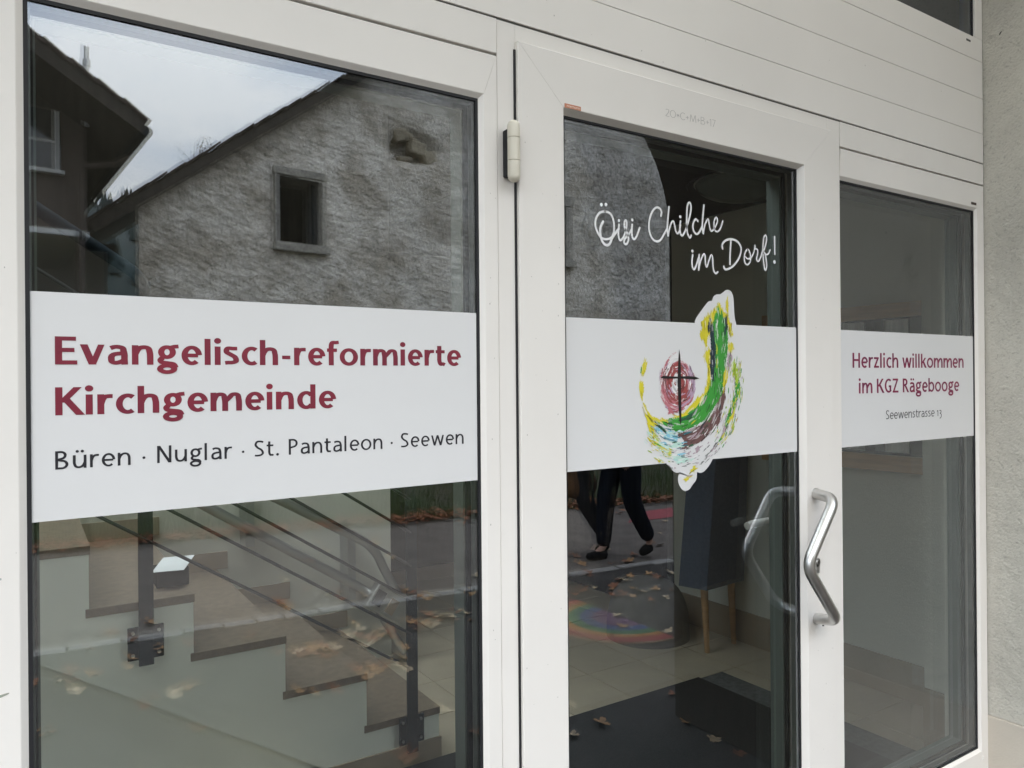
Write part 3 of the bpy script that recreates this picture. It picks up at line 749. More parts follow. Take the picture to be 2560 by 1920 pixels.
# ---- painted emblem
LOGO = {"outline": [[1.2094, 1.6269], [1.2101, 1.6321], [1.2146, 1.64], [1.2247, 1.6506], [1.237, 1.6629], [1.2495, 1.6746], [1.2563, 1.6778], [1.2643, 1.6793], [1.2667, 1.6866], [1.2747, 1.6926], [1.2816, 1.6941], [1.2897, 1.6947], [1.2979, 1.6987], [1.3061, 1.704], [1.3143, 1.7058], [1.3237, 1.7035], [1.3303, 1.6949], [1.333, 1.6821], [1.3346, 1.6579], [1.3367, 1.6417], [1.343, 1.6257], [1.2611, 1.332], [1.2496, 1.3185], [1.236, 1.3084], [1.2282, 1.3055], [1.2204, 1.3051], [1.2116, 1.307], [1.2115, 1.2961], [1.207, 1.2878], [1.1982, 1.2815], [1.1904, 1.2729], [1.1774, 1.2696], [1.1668, 1.2741], [1.1594, 1.2831], [1.1557, 1.2941], [1.1571, 1.3039], [1.1623, 1.3104], [1.1513, 1.31], [1.1398, 1.3158], [1.1326, 1.3247], [1.1222, 1.3306]], "polys": [["yellow", [[1.0619, 1.5435], [1.0689, 1.5421], [1.0698, 1.5392], [1.0677, 1.5303], [1.0626, 1.5199], [1.0592, 1.5125], [1.0548, 1.5287], [1.0579, 1.5391]]], ["yellow", [[1.0545, 1.5029], [1.0594, 1.5014], [1.0607, 1.4888], [1.0587, 1.4755], [1.0541, 1.4682], [1.0509, 1.4801], [1.0491, 1.4963]]], ["yellow", [[1.058, 1.4626], [1.0639, 1.4551], [1.0727, 1.4401], [1.0846, 1.4286], [1.1048, 1.4242], [1.1233, 1.4236], [1.1422, 1.4268], [1.1591, 1.4308], [1.1762, 1.4372], [1.1937, 1.4507], [1.2113, 1.4628], [1.2335, 1.4694], [1.238, 1.4654], [1.2244, 1.4516], [1.1979, 1.4366], [1.1589, 1.4193], [1.1253, 1.4144], [1.1047, 1.4167], [1.0895, 1.4157], [1.0884, 1.4068], [1.0872, 1.3964], [1.0942, 1.3856], [1.1063, 1.379], [1.0991, 1.3749], [1.1103, 1.3653], [1.1267, 1.3568], [1.135, 1.3534], [1.1391, 1.3455], [1.1307, 1.346], [1.1287, 1.3507], [1.1163, 1.3537], [1.0981, 1.3689], [1.0841, 1.3861], [1.0771, 1.3923], [1.0722, 1.397], [1.0753, 1.4058], [1.0695, 1.4238], [1.0617, 1.4374]]], ["yellow", [[1.286, 1.6773], [1.2928, 1.6656], [1.2985, 1.6563], [1.3113, 1.652], [1.3205, 1.6314], [1.3297, 1.6091], [1.3296, 1.6026], [1.319, 1.6055], [1.3157, 1.628], [1.2972, 1.6434], [1.2858, 1.6557], [1.2742, 1.6456], [1.2682, 1.6263], [1.2646, 1.6135], [1.2589, 1.6102], [1.2486, 1.6004], [1.2451, 1.5893], [1.2471, 1.572], [1.2416, 1.5813], [1.2351, 1.5922], [1.2273, 1.5967], [1.2236, 1.6044], [1.2308, 1.6125], [1.2321, 1.6235], [1.2266, 1.6296], [1.2401, 1.6395], [1.2537, 1.6479], [1.2721, 1.663]]], ["yellow", [[1.3122, 1.6883], [1.3151, 1.6747], [1.3149, 1.6554], [1.309, 1.6567], [1.3065, 1.6791]]], ["yellow", [[1.2415, 1.5672], [1.2562, 1.5722], [1.2582, 1.55], [1.2544, 1.5184], [1.2586, 1.4947], [1.247, 1.4711], [1.2311, 1.4557], [1.2091, 1.4639], [1.2291, 1.4714], [1.2381, 1.4775], [1.2451, 1.4948], [1.2488, 1.5263], [1.2435, 1.5467], [1.2335, 1.5576]]], ["lime", [[1.3241, 1.541], [1.336, 1.5444], [1.3406, 1.5314], [1.3552, 1.5437], [1.3525, 1.5266], [1.3474, 1.5021], [1.3532, 1.4858], [1.3494, 1.4695], [1.3421, 1.4652], [1.3334, 1.4394], [1.3321, 1.4297], [1.3178, 1.4172], [1.306, 1.4176], [1.3228, 1.4445], [1.3351, 1.4734], [1.3377, 1.4945]]], ["mauve", [[1.3174, 1.5732], [1.3248, 1.5604], [1.3228, 1.5378], [1.3132, 1.5248], [1.3099, 1.5377], [1.312, 1.557]]], ["yellow", [[1.3199, 1.5894], [1.3294, 1.5864], [1.3328, 1.5735], [1.3221, 1.5725], [1.3161, 1.5652], [1.3139, 1.578]]], ["leafgreen", [[1.2812, 1.6619], [1.2928, 1.6592], [1.2983, 1.637], [1.3109, 1.615], [1.313, 1.5989], [1.3091, 1.5667], [1.3028, 1.5345], [1.2966, 1.5024], [1.2952, 1.4864], [1.2929, 1.4852], [1.2811, 1.4631], [1.2671, 1.4459], [1.2464, 1.4211], [1.2151, 1.4112], [1.1888, 1.4029], [1.1586, 1.3933], [1.1439, 1.4008], [1.1336, 1.4096], [1.117, 1.4132], [1.0946, 1.417], [1.113, 1.4179], [1.1296, 1.4234], [1.159, 1.427], [1.1848, 1.4339], [1.2067, 1.4442], [1.2267, 1.4546], [1.238, 1.467], [1.2494, 1.4857], [1.2587, 1.5046], [1.2681, 1.5236], [1.2729, 1.5422], [1.2766, 1.5661], [1.2711, 1.5819], [1.268, 1.6136], [1.266, 1.6294], [1.2707, 1.6455]]], ["navy", [[1.2524, 1.6305], [1.2569, 1.633], [1.2637, 1.6309], [1.267, 1.6231], [1.2691, 1.6057], [1.2734, 1.582], [1.2759, 1.563], [1.2728, 1.5343], [1.2684, 1.5136], [1.2632, 1.4962], [1.2577, 1.5168], [1.2547, 1.5421], [1.2585, 1.5738], [1.2566, 1.6054], [1.2533, 1.6132]]], ["navy", [[1.2991, 1.6427], [1.3101, 1.6479], [1.3134, 1.6312], [1.312, 1.6166], [1.3073, 1.6149], [1.3059, 1.5955], [1.301, 1.6114]]], ["yellow", [[1.3075, 1.5329], [1.3108, 1.5184], [1.307, 1.4991], [1.2987, 1.4863], [1.2942, 1.4976], [1.2991, 1.5184]]], ["brown", [[1.2975, 1.4852], [1.3031, 1.4659], [1.2924, 1.4421], [1.2851, 1.4151], [1.2665, 1.3967], [1.2369, 1.379], [1.2058, 1.3665], [1.1796, 1.3578], [1.1689, 1.3622], [1.1755, 1.3757], [1.1544, 1.392], [1.1801, 1.397], [1.215, 1.405], [1.2463, 1.4164], [1.2647, 1.4348], [1.2787, 1.4615]]], ["darkgreen", [[1.1295, 1.4173], [1.1389, 1.4155], [1.1377, 1.4079], [1.1305, 1.4097]]], ["darkgreen", [[1.159, 1.4224], [1.1847, 1.4277], [1.2111, 1.4425], [1.2121, 1.4378], [1.189, 1.423], [1.1674, 1.4175]]], ["darkgreen", [[1.0906, 1.4224], [1.1047, 1.4121], [1.1231, 1.3994], [1.1209, 1.3949], [1.1087, 1.403], [1.0945, 1.4125]]], ["sky", [[1.0853, 1.4084], [1.0965, 1.4072], [1.1127, 1.3953], [1.1291, 1.3855], [1.1229, 1.3828], [1.1044, 1.3911]]], ["sky", [[1.123, 1.3933], [1.1418, 1.3956], [1.1585, 1.3842], [1.15, 1.3769], [1.1291, 1.3794]]], ["teal", [[1.1252, 1.4053], [1.1418, 1.3986], [1.1502, 1.3922], [1.1417, 1.388], [1.1272, 1.3947]]], ["mint", [[1.1002, 1.3748], [1.1332, 1.3777], [1.169, 1.3729], [1.1689, 1.3607], [1.1288, 1.3605], [1.1082, 1.3654]]], ["mint", [[1.1423, 1.3499], [1.1688, 1.3499], [1.1794, 1.3401], [1.1988, 1.3358], [1.1966, 1.3328], [1.1579, 1.3283], [1.1473, 1.3328], [1.1411, 1.3424]]], ["teal", [[1.1507, 1.3456], [1.156, 1.3468], [1.158, 1.3429], [1.1538, 1.3408]]], ["teal", [[1.1634, 1.3472], [1.1698, 1.3475], [1.1719, 1.3428], [1.1644, 1.3425]]], ["leafgreen", [[1.3474, 1.5058], [1.3521, 1.4928], [1.3396, 1.4571], [1.3178, 1.4172], [1.3082, 1.4015], [1.2903, 1.3734], [1.2834, 1.3705], [1.2893, 1.3814], [1.3037, 1.4161], [1.3181, 1.4414], [1.3351, 1.4734], [1.3377, 1.4945]]], ["yellow", [[1.3334, 1.4394], [1.3297, 1.4233], [1.313, 1.4109], [1.3167, 1.4237], [1.3251, 1.4364]]], ["grey", [[1.2787, 1.3683], [1.2591, 1.3511], [1.2251, 1.3229], [1.2229, 1.3231], [1.2546, 1.3513]]], ["yellow", [[1.1854, 1.3019], [1.1919, 1.3022], [1.1897, 1.2977], [1.1787, 1.2885], [1.1735, 1.2958]]], ["yellow", [[1.2008, 1.3217], [1.2085, 1.3196], [1.2028, 1.3076], [1.1974, 1.3095]]], ["mauve", [[1.2101, 1.36], [1.2222, 1.3609], [1.2143, 1.3504], [1.2077, 1.3461]]], ["mauve", [[1.1773, 1.3479], [1.1925, 1.3532], [1.1947, 1.3515], [1.1816, 1.3446]]], ["pink", [[1.1543, 1.5642], [1.1438, 1.561], [1.1269, 1.5472], [1.1164, 1.5335], [1.108, 1.5154], [1.1066, 1.4913], [1.1095, 1.4732], [1.1135, 1.4631], [1.1257, 1.4507], [1.1298, 1.443], [1.1276, 1.434], [1.1423, 1.4366], [1.1592, 1.4408], [1.172, 1.4435], [1.185, 1.4524], [1.2003, 1.4614], [1.2074, 1.4986], [1.2075, 1.511], [1.2032, 1.5184], [1.1947, 1.5308], [1.1818, 1.54], [1.1711, 1.5445], [1.1626, 1.549]]], ["white", [[1.1543, 1.5638], [1.1437, 1.5595], [1.1289, 1.5457], [1.1205, 1.5335], [1.1183, 1.5199], [1.1287, 1.5214], [1.1393, 1.5366], [1.1584, 1.5475], [1.1627, 1.5552]]], ["red", [[1.1584, 1.5467], [1.1435, 1.5382], [1.1329, 1.526], [1.1285, 1.5123], [1.1263, 1.4957], [1.1302, 1.4729], [1.1384, 1.4641], [1.1551, 1.4561], [1.1722, 1.4604], [1.1853, 1.471], [1.1897, 1.4833], [1.1825, 1.5096], [1.1805, 1.5215], [1.1731, 1.5353], [1.1647, 1.5429]]], ["lilac", [[1.1882, 1.5323], [1.1946, 1.53], [1.2032, 1.5184], [1.2079, 1.5028], [1.206, 1.478], [1.1982, 1.4645], [1.1851, 1.4571], [1.1918, 1.4755], [1.1921, 1.5018], [1.1858, 1.5111]]], ["brown", [[1.1647, 1.5429], [1.1732, 1.5392], [1.1806, 1.5276], [1.173, 1.5261], [1.1688, 1.5307]]], ["white", [[1.1517, 1.5214], [1.1432, 1.5123], [1.1398, 1.4956], [1.1407, 1.4819], [1.1511, 1.4726], [1.1596, 1.474], [1.1621, 1.5031], [1.158, 1.5184]]], ["black", [[1.1612, 1.5715], [1.1644, 1.5567], [1.1658, 1.5337], [1.1659, 1.5031], [1.1649, 1.4724], [1.1653, 1.4529], [1.1663, 1.4283], [1.1645, 1.4066], [1.1611, 1.4193], [1.1582, 1.4454], [1.1565, 1.4836], [1.1558, 1.5066], [1.157, 1.526], [1.1588, 1.5521]]], ["black", [[1.1058, 1.5109], [1.1141, 1.5146], [1.1348, 1.5135], [1.1569, 1.5129], [1.1858, 1.5141], [1.2075, 1.5129], [1.2207, 1.509], [1.2075, 1.5069], [1.1728, 1.5086], [1.1516, 1.5089], [1.1161, 1.509]]]]}
OL = LOGO["outline"]
op = [(p.x, p.y) for grp in (OL[:21], OL[21:]) for p in crs([(a, b, 0) for a, b in grp], 4)]
em = flat_poly(op, -.00115, M_vinyl, dr, "emblem")
PC = {"yellow": (206, 194, 46), "lime": (160, 184, 56), "mauve": (168, 148, 156), "leafgreen": (58, 146, 54), "navy": (26, 46, 56),
      "brown": (104, 74, 72), "darkgreen": (34, 84, 56), "sky": (130, 184, 204), "teal": (44, 110, 120), "mint": (180, 212, 200),
      "grey": (110, 112, 110), "pink": (180, 108, 116), "white": (219, 218, 217), "red": (150, 70, 68), "lilac": (178, 152, 174)}
PC = {k: np.array(srgb(*c)) for k, c in PC.items()}
# the brush painting is laid out on a fine grid: patches first, then bristle strokes that drag the paint along the bow
GS = 0.0008
gx0, gz0 = 1.035, 1.275
GW, GH = int((1.375 - gx0) / GS), int((1.705 - gz0) / GS)
cvs = np.tile(PC["white"], (GH, GW, 1))
pnt = np.zeros((GH, GW), bool)
gX, gZ = np.meshgrid(gx0 + GS * np.arange(GW), gz0 + GS * np.arange(GH))
rng = random.Random(3)
nprng = np.random.default_rng(3)
WX = .0011 * np.sin(gZ * 900 + 3 * np.sin(gX * 500)) + .0008 * np.sin(gZ * 2300 + gX * 1700)
WZ = .0011 * np.sin(gX * 1000 + 2 * np.sin(gZ * 700)) + .0008 * np.sin(gX * 2100 - gZ * 900)


def inside(pts, X, Z):
    r = np.zeros(X.shape, bool)
    n = len(pts)
    for i in range(n):
        (xa, za), (xb, zb_) = pts[i], pts[(i + 1) % n]
        if za == zb_: continue
        c = ((za > Z) != (zb_ > Z)) & (X < (xb - xa) * (Z - za) / (zb_ - za) + xa)
        r ^= c
    return r


for k, pts in LOGO["polys"]:
    if k == "black": continue
    M_ = inside(pts, gX + WX, gZ + WZ)
    cvs[M_] = PC[k]
    pnt |= M_
ecx, ecz = 1.160, 1.505


def tangent(x, z):
    dx, dz = x - ecx, z - ecz
    if x > 1.22 and z > 1.50: return math.pi / 2 + .12 * (1.27 - x) / .05
    if math.hypot(dx / .058, dz / .075) < 1: return math.atan2(dx / .058, -dz / .075)
    return math.atan2(dx * 1.1, -dz)


def brush(x, z, ang, l, r, col, bend=0.0):
    n = max(3, int(l / (GS * .6)))
    for i in range(n):
        t = i / (n - 1) - .5
        px_, pz_ = x + l * t * math.cos(ang) - bend * t * t * l * math.sin(ang), z + l * t * math.sin(ang) + bend * t * t * l * math.cos(ang)
        w = r * (1 - (2 * t) ** 4) * rng.uniform(.75, 1.1)
        i0, i1 = int((px_ - w - gx0) / GS), int((px_ + w - gx0) / GS) + 1
        j0, j1 = int((pz_ - w - gz0) / GS), int((pz_ + w - gz0) / GS) + 1
        if i0 < 0 or j0 < 0 or i1 >= GW or j1 >= GH: continue
        if w * 2 < GS: i1, j1 = i0 + 1, j0 + 1
        cvs[j0:j1, i0:i1] = col
        pnt[j0:j1, i0:i1] = True


ys_, xs_ = np.nonzero(pnt)
for q in range(2300):
    i = rng.randrange(len(xs_))
    x, z = gx0 + GS * xs_[i], gz0 + GS * ys_[i]
    c = cvs[ys_[i], xs_[i]].copy()
    d = math.hypot(x - ecx, z - ecz)
    u = rng.random()
    near_egg = math.hypot((x - ecx) / .06, (z - ecz) / .08) < 1
    if u < .10: c = c * rng.uniform(.45, .75)
    elif u < .17: c = c * .5 + PC["white"] * .5
    elif u < .195 and not near_egg: c = PC[rng.choice(["darkgreen", "yellow", "navy", "leafgreen", "mauve"])] * rng.uniform(.8, 1.1)
    elif u < .30 and near_egg: c = PC[rng.choice(["white", "red", "lilac", "brown"])]
    elif z < 1.40 and x < 1.19 and u < .50: c = PC[rng.choice(["sky", "mint", "teal", "white", "mint"])]
    elif z < 1.40 and u < .40 and x > 1.17: c = PC[rng.choice(["white", "mauve", "brown", "darkgreen"])]
    else: c = c * rng.uniform(.92, 1.07)
    brush(x, z, tangent(x, z) + rng.gauss(0, .12), rng.uniform(.006, .026), rng.uniform(.0003, .0010), np.clip(c, 0, 1), rng.uniform(-.15, .15))
# broken pale strokes along the outer rim of the bow
for q in range(330):
    a = rng.uniform(-2.45, .35)
    f = rng.uniform(.80, 1.06)
    x, z = ecx + .192 * f * math.cos(a) * (1 if a > -1.57 else .62), ecz - .01 + .172 * f * math.sin(a)
    if a > -.9: c = PC[rng.choice(["lime", "yellow", "white", "mauve", "leafgreen"])]
    elif a > -1.8: c = PC[rng.choice(["white", "mauve", "white", "grey"])]
    else: c = PC[rng.choice(["yellow", "mint", "white", "lime"])]
    brush(x, z, tangent(x, z) + rng.gauss(0, .08), rng.uniform(.004, .016), rng.uniform(.0003, .0007), c * rng.uniform(.85, 1.05))
pnt &= inside(op, gX, gZ) | ((gZ > 1.334) & (gZ < 1.624))
idx = -np.ones((GH + 1, GW + 1), int)
jj, ii = np.nonzero(pnt)
for dj, di in ((0, 0), (0, 1), (1, 0), (1, 1)): idx[jj + dj, ii + di] = 0
vj, vi = np.nonzero(idx == 0)
idx[vj, vi] = np.arange(len(vj))
V = np.stack([gx0 + GS * (vi - .5), np.full(len(vi), -.0016), gz0 + GS * (vj - .5)], 1)
F = np.stack([idx[jj, ii], idx[jj, ii + 1], idx[jj + 1, ii + 1], idx[jj + 1, ii]], 1)
M_art = bpy.data.materials.new("brush_painting")
M_art.use_nodes = True
an = M_art.node_tree.nodes.new("ShaderNodeAttribute")
an.attribute_name = "paint"
M_art.node_tree.links.new(an.outputs["Color"], M_art.node_tree.nodes["Principled BSDF"].inputs["Base Color"])
M_art.node_tree.nodes["Principled BSDF"].inputs["Roughness"].default_value = .5
ao = mesh("brush_painting", V.tolist(), F.tolist(), M_art, em)
ca = ao.data.color_attributes.new("paint", 'FLOAT_COLOR', 'CORNER')
fc = np.ones((len(F), 4, 4), dtype=np.float32)
fc[:, :, :3] = cvs[jj, ii][:, None, :]
ca.data.foreach_set("color", fc.ravel())
M_cross = mat("paint_black", srgb(24, 20, 20), .5)
for n_, (k, pts) in enumerate(q for q in LOGO["polys"] if q[0] == "black"):
    flat_poly(pts, -.0021 - .0003 * n_, M_cross, em, "cross_stroke")

# ---- cladding above the windows
cl = empty("facade_cladding", (0.6, YF, 2.155))
tag(cl, "white horizontal cladding boards above the door and side windows", "cladding")
zb = [2.1545, 2.2430, 2.3490, 2.4590]
for i in range(3):
    MB().box(-1.10, 2.4365, YF, .05, zb[i] + .0007, zb[i + 1] - .0004, c=.0008).build("board", M_panel, cl)
MB().box(-1.10, 2.4365, YF, .05, 2.4597, 2.526, c=.0008).build("board", M_panel, cl)
MB().box(-1.10, 2.4365, YF + .003, .045, 2.150, 2.50).build("backing", M_joint, cl)

# ---- transom windows
for i, (x0, x1) in enumerate(((0.76, 2.4365), (-1.10, 0.757))):
    ZT = 2.97
    t = empty("transom_window", ((x0 + x1) / 2, 0, 2.53))
    tag(t, ("dark high window above the boards, next to the rough wall", "high window above the boards, further left over the lettering")[i], "window", "high windows above the boards")
    MB().box(x0, x0 + .07, YF, .07, 2.5265, ZT + .05, c=.001).build("stile", M_frame, t)
    MB().box(x1 - .040, x1, YF, .07, 2.5265, ZT + .05, c=.001).build("stile", M_frame, t)
    MB().box(x0 + .07, x1 - .040, YF, .07, ZT, ZT + .05, c=.001).build("rail", M_frame, t)
    mb = MB().box(x0 + .06, x1 - .035, 0.0, .005, 2.5265, ZT + .01)
    mesh("pane", mb.v, mb.f, M_paneA, t)
    MB().box(x0 + .07, x1 - .043, -.0035, -.0002, 2.5266, 2.5310).build("rubber_seal", M_seal, t)
    MB().box(x1 - .0438, x1 - .0402, -.0035, -.0002, 2.531, ZT).build("rubber_seal", M_seal, t)
MB().box(2.343, 2.366, YF - .0009, YF, 2.5050, 2.5105).build("badge", M_joint, cl)

# ---- own building: wall above, canopy, wing wall
hs = empty("entrance_building", (1.0, 0.3, 0))
tag(hs, "rendered building around the glazed entrance, with canopy and rough side wall", "building")
MB().box(-6.0, 6.0, 0.0, .25, 3.021, 4.6).build("upper_wall", M_render, hs)
MB().box(-6.0, -1.101, 0.0, .25, 0, 3.020).build("front_wall", M_render, hs)
MB().box(2.7005, 8.0, 0.0, .25, 0, 3.020).build("front_wall", M_render, hs)
mesh("canopy", [(-3.0, -1.62, 3.055), (2.95, -1.62, 3.055), (2.95, -.001, 3.055), (-3.0, -.001, 3.055)], [(0, 1, 2, 3)], M_canopy, hs)
MB().box(-3.0, 2.95, -1.66, -1.621, 3.04, 3.10, c=.004).build("canopy_edge", M_panel, hs)
for xq in (-3.0, -1.05, .90, 2.90):
    MB().box(xq, xq + .05, -1.62, -.001, 3.058, 3.12, c=.004).build("canopy_rib", M_panel, hs)
# side wall with its curved upper bracket: outline in (y, z)
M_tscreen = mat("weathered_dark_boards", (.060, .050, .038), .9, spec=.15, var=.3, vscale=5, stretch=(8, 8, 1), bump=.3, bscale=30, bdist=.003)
prof = [(0.06, 0.488), (0.06, 3.049), (-1.615, 3.049)]
for yv, z in ((1.60, 2.86), (1.53, 2.73), (1.47, 2.63), (1.40, 2.50), (1.35, 2.36), (1.322, 2.22), (1.312, 2.0), (1.310, 1.6), (1.31, 0.488)):
    prof.append((-yv, z))
XW = 2.438
# rough face as a displaced grid close to the door, plain prism behind
MB().box(XW + .012, 2.70, -.48, .06, .488, 3.049).build("side_wall", M_render, hs)
V, F = [], []
ny, nz = 60, 260
for j in range(nz + 1):
    z = .488 + (3.048 - .488) * j / nz
    for i in range(ny + 1):
        y = 0.05 - .53 * (i / ny) ** 1.5
        d = 0.0016 * noise.noise(Vector((y * 30, z * 30, 0))) + 0.0012 * noise.noise(Vector((y * 90, z * 90, 3)))
        V.append((XW + .004 + d, y, z))
for j in range(nz):
    for i in range(ny):
        a = j * (ny + 1) + i
        F.append((a, a + ny + 1, a + ny + 2, a + 1))
mesh("render_coat", V, F, M_render, hs, smooth=True)
MB().box(XW - .002, 2.70, -.483, .06, 0, .4865, c=.002).build("wall_plinth", M_plinth, hs)
# dark timber side screen: upright boards, the outer ones cut to the curved bracket line
tsn = empty("timber_screen", (2.5, -.9, 0))
tag(tsn, "dark upright timber boards closing the side of the porch, curved at the top", "screen")
def zcut(yv):      # height above which a board at this depth may exist
    return 0.0
edge = sorted([(-a, b) for a, b in prof[3:]])
yb0 = .4845
nb = 0
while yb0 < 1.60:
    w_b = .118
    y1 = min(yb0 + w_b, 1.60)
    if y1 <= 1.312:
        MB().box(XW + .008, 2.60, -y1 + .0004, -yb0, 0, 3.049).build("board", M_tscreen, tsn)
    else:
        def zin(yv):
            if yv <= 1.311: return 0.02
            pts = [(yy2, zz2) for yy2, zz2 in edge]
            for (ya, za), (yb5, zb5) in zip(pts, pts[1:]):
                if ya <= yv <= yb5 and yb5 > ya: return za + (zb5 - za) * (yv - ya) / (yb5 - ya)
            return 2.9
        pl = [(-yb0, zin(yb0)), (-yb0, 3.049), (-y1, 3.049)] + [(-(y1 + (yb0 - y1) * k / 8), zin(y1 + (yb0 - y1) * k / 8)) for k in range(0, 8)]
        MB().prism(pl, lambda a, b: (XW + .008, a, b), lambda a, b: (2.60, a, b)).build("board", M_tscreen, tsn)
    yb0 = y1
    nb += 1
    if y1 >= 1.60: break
MB().tube([(XW + .002, -.30, 2.0), (XW + .006, -.30, 2.0)], .004, 6).build("wall_fleck", M_joint, hs)
# small insect on the rough wall
ins = empty("small_fly", (XW, -.062, 2.53))
tag(ins, "tiny dark fly sitting on the rough wall beside the high window", "insect")
MB().tube([(XW - .001, -.0575, 2.524), (XW - .002, -.0605, 2.529), (XW - .001, -.0635, 2.533)], [.0006, .0013, .0008], 8).build("body", M_black, ins)
for s_ in (-1, 1):
    MB().add([(XW - .002, -.0610, 2.530), (XW - .0025, -.0650, 2.536 + .002 * s_), (XW - .002, -.0635, 2.533 + .003 * s_)], [(0, 1, 2)]).build("wing", M_joint, ins)
# smear on the left stile
mb = MB()
fr_ = random.Random(5)
P = [(p.x, p.y) for p in crs([(-.030, 1.115, 0), (-.020, 1.118, 0), (-.010, 1.121, 0), (-.0095, 1.123, 0), (-.018, 1.122, 0), (-.026, 1.121, 0)], 3, True)]
mb.add([(a - .012, YF - .0004, b - .005) for a, b in P], [tuple(range(len(P)))])
mb.build("dirt_smear", mat("grey_green_smear", (.30, .31, .25), .8), w1)

# a little dirt: specks on the white profiles
gd = random.Random(44)
for par, (xa, xb, za, zb9), yq, cnt in ((w1, (-.06, -.012, .9, 2.0), YF, 16), (w1, (.686, .706, 1.0, 2.0), YF, 10), (dr, (.755, .84, .9, 2.05), YL, 22), (dr, (1.575, 1.665, .6, 2.05), YL, 18), (cl, (.8, 2.4, 2.16, 2.5), YF, 26)):
    q = MB()
    for _ in range(cnt):
        x, z, r_ = gd.uniform(xa, xb), gd.uniform(za, zb9), gd.uniform(.0004, .0011)
        e_ = gd.uniform(1, 2.2)
        q.add([(x + r_ * math.cos(t), yq - .0003, z + r_ * e_ * math.sin(t)) for t in (0, 1.05, 2.1, 3.14, 4.2, 5.2)], [(0, 1, 2, 3, 4, 5)])
    mesh("dirt_specks", q.v, q.f, M_dirt, par)["kind"] = "stuff"

# =================================================================== SETTING: the lobby
fl = empty("lobby_floor", (1.5, 1.5, -.02))
fl["kind"] = "structure"
MB().box(-3.0, 3.6, .075, 7.0, -.06, -.0045).build("grout_bed", M_grout, fl)
tm = None
xs = [0.317 + .351 * k for k in range(10)]
ys = [0.112 + .3605 * k for k in range(12)]
tv = random.Random(2)
TB = MB().box(.002, .349, .002, .3585, -.012, 0.0, c=.0012)
for x in xs:
    for y in ys:
        if tm is None:
            o = mesh("tile", TB.v, TB.f, M_tile)
            tm = o.data
        else:
            o = bpy.data.objects.new("tile", tm)
            COL.objects.link(o)
        o.location = (x, y, tv.uniform(-.0004, .0003))
        o.parent = fl
        o.matrix_parent_inverse = Matrix.Translation(fl.location).inverted()

lw = empty("lobby_wall", (1.0, 4.1, 0))
tag(lw, "lobby walls behind the glass, pale below, with upper parts and ceiling darkened", "wall")
lw["kind"] = "structure"
YS, YB_ = 1.567, 2.75
MB().box(-3.0, 1.70, YB_, YB_ + .2, 0, 1.50).build("stair_side_wall", M_wallin, lw)
MB().box(-3.0, 1.70, YB_ - .012, YB_ + .2, 1.5005, 4.2).build("darkened_wall", M_darkwall, lw)
MB().box(1.50, 1.70, YB_ + .2, 4.1, 0, 4.2).build("return_wall", M_wallin, lw)
MB().box(1.50, 2.12, 4.1, 4.3, 0, 1.50).build("back_wall", M_wallin, lw)
MB().box(2.1205, 2.84, 4.1, 4.3, 0, 1.50).build("back_wall", M_darkwall, lw)
MB().box(1.50, 2.84, 4.09, 4.3, 1.5005, 4.2).build("darkened_wall", M_darkwall, lw)
MB().box(2.64, 2.84, 4.3, 7.0, 0, 3.2).build("corridor_wall", M_wallin, lw)
MB().box(2.64, 3.7, 7.0, 7.1, 0, 3.2).build("corridor_end", M_hwall, lw)
MB().box(3.47, 3.70, .5, 2.34, 0, 2.499).build("right_wall", M_wallin, lw)
MB().box(3.47, 3.70, 2.3405, 7.0, 0, 2.499).build("darkened_wall", M_darkwall, lw)
MB().box(3.02, 3.70, .072, .50, 0, 3.2).build("pier", M_wallin, lw)
MB().box(2.440, 3.02, .072, .12, 0, 3.2).build("front_reveal", M_wallin, lw)
MB().box(-3.1, -3.0, .25, YB_, 0, 5.2).build("left_wall", M_wallin, lw)
MB().box(1.72, 3.70, .26, 7.0, 2.50, 2.60).build("ceiling", M_darkwall, lw)
MB().box(1.70, 1.72, .26, 4.08, 2.40, 4.19).build("light_baffle", M_darkwall, lw)  # unseen baffle added to keep the rooflight from brightening the lobby
# stairwell ceiling with an unseen rooflight added to brighten the stairs
MB().box(-3.1, -2.3, .26, 7.0, 4.2, 4.3).build("stairwell_ceiling", M_darkwall, lw)
MB().box(1.6, 3.7, .26, 7.0, 4.2, 4.3).build("stairwell_ceiling", M_darkwall, lw)
MB().box(-2.3, 1.6, .26, .6, 4.2, 4.3).build("stairwell_ceiling", M_darkwall, lw)
MB().box(-2.3, 1.6, 2.5, 7.0, 4.2, 4.3).build("stairwell_ceiling", M_darkwall, lw)
MB().box(3.471, 3.70, .5, 7.0, 2.61, 4.2).build("upper_side_wall", M_darkwall, lw)
MB().box(1.70, 3.70, 6.9, 7.0, 2.61, 4.2).build("upper_back_wall", M_darkwall, lw)
rlt = MB().box(-2.32, 1.62, .43, 2.62, 4.301, 4.31)
mesh("added_rooflight_pane", rlt.v, rlt.f, M_paneE, lw)
# skirtings
sk_ = [((1.702, 4.088, 2.84, 4.0995), .10), ((2.8405, 4.1, 2.852, 7.0), .10), ((3.458, .50, 3.4695, 2.34), .18), ((3.008, .125, 3.0195, .50), .27), ((1.7005, 2.8, 1.712, 4.08), .10)]
for (xa, ya, xb, yb2), h_ in sk_:
    MB().box(xa, xb, ya, yb2, 0, h_, c=.001).build("skirting", M_skirt, lw)

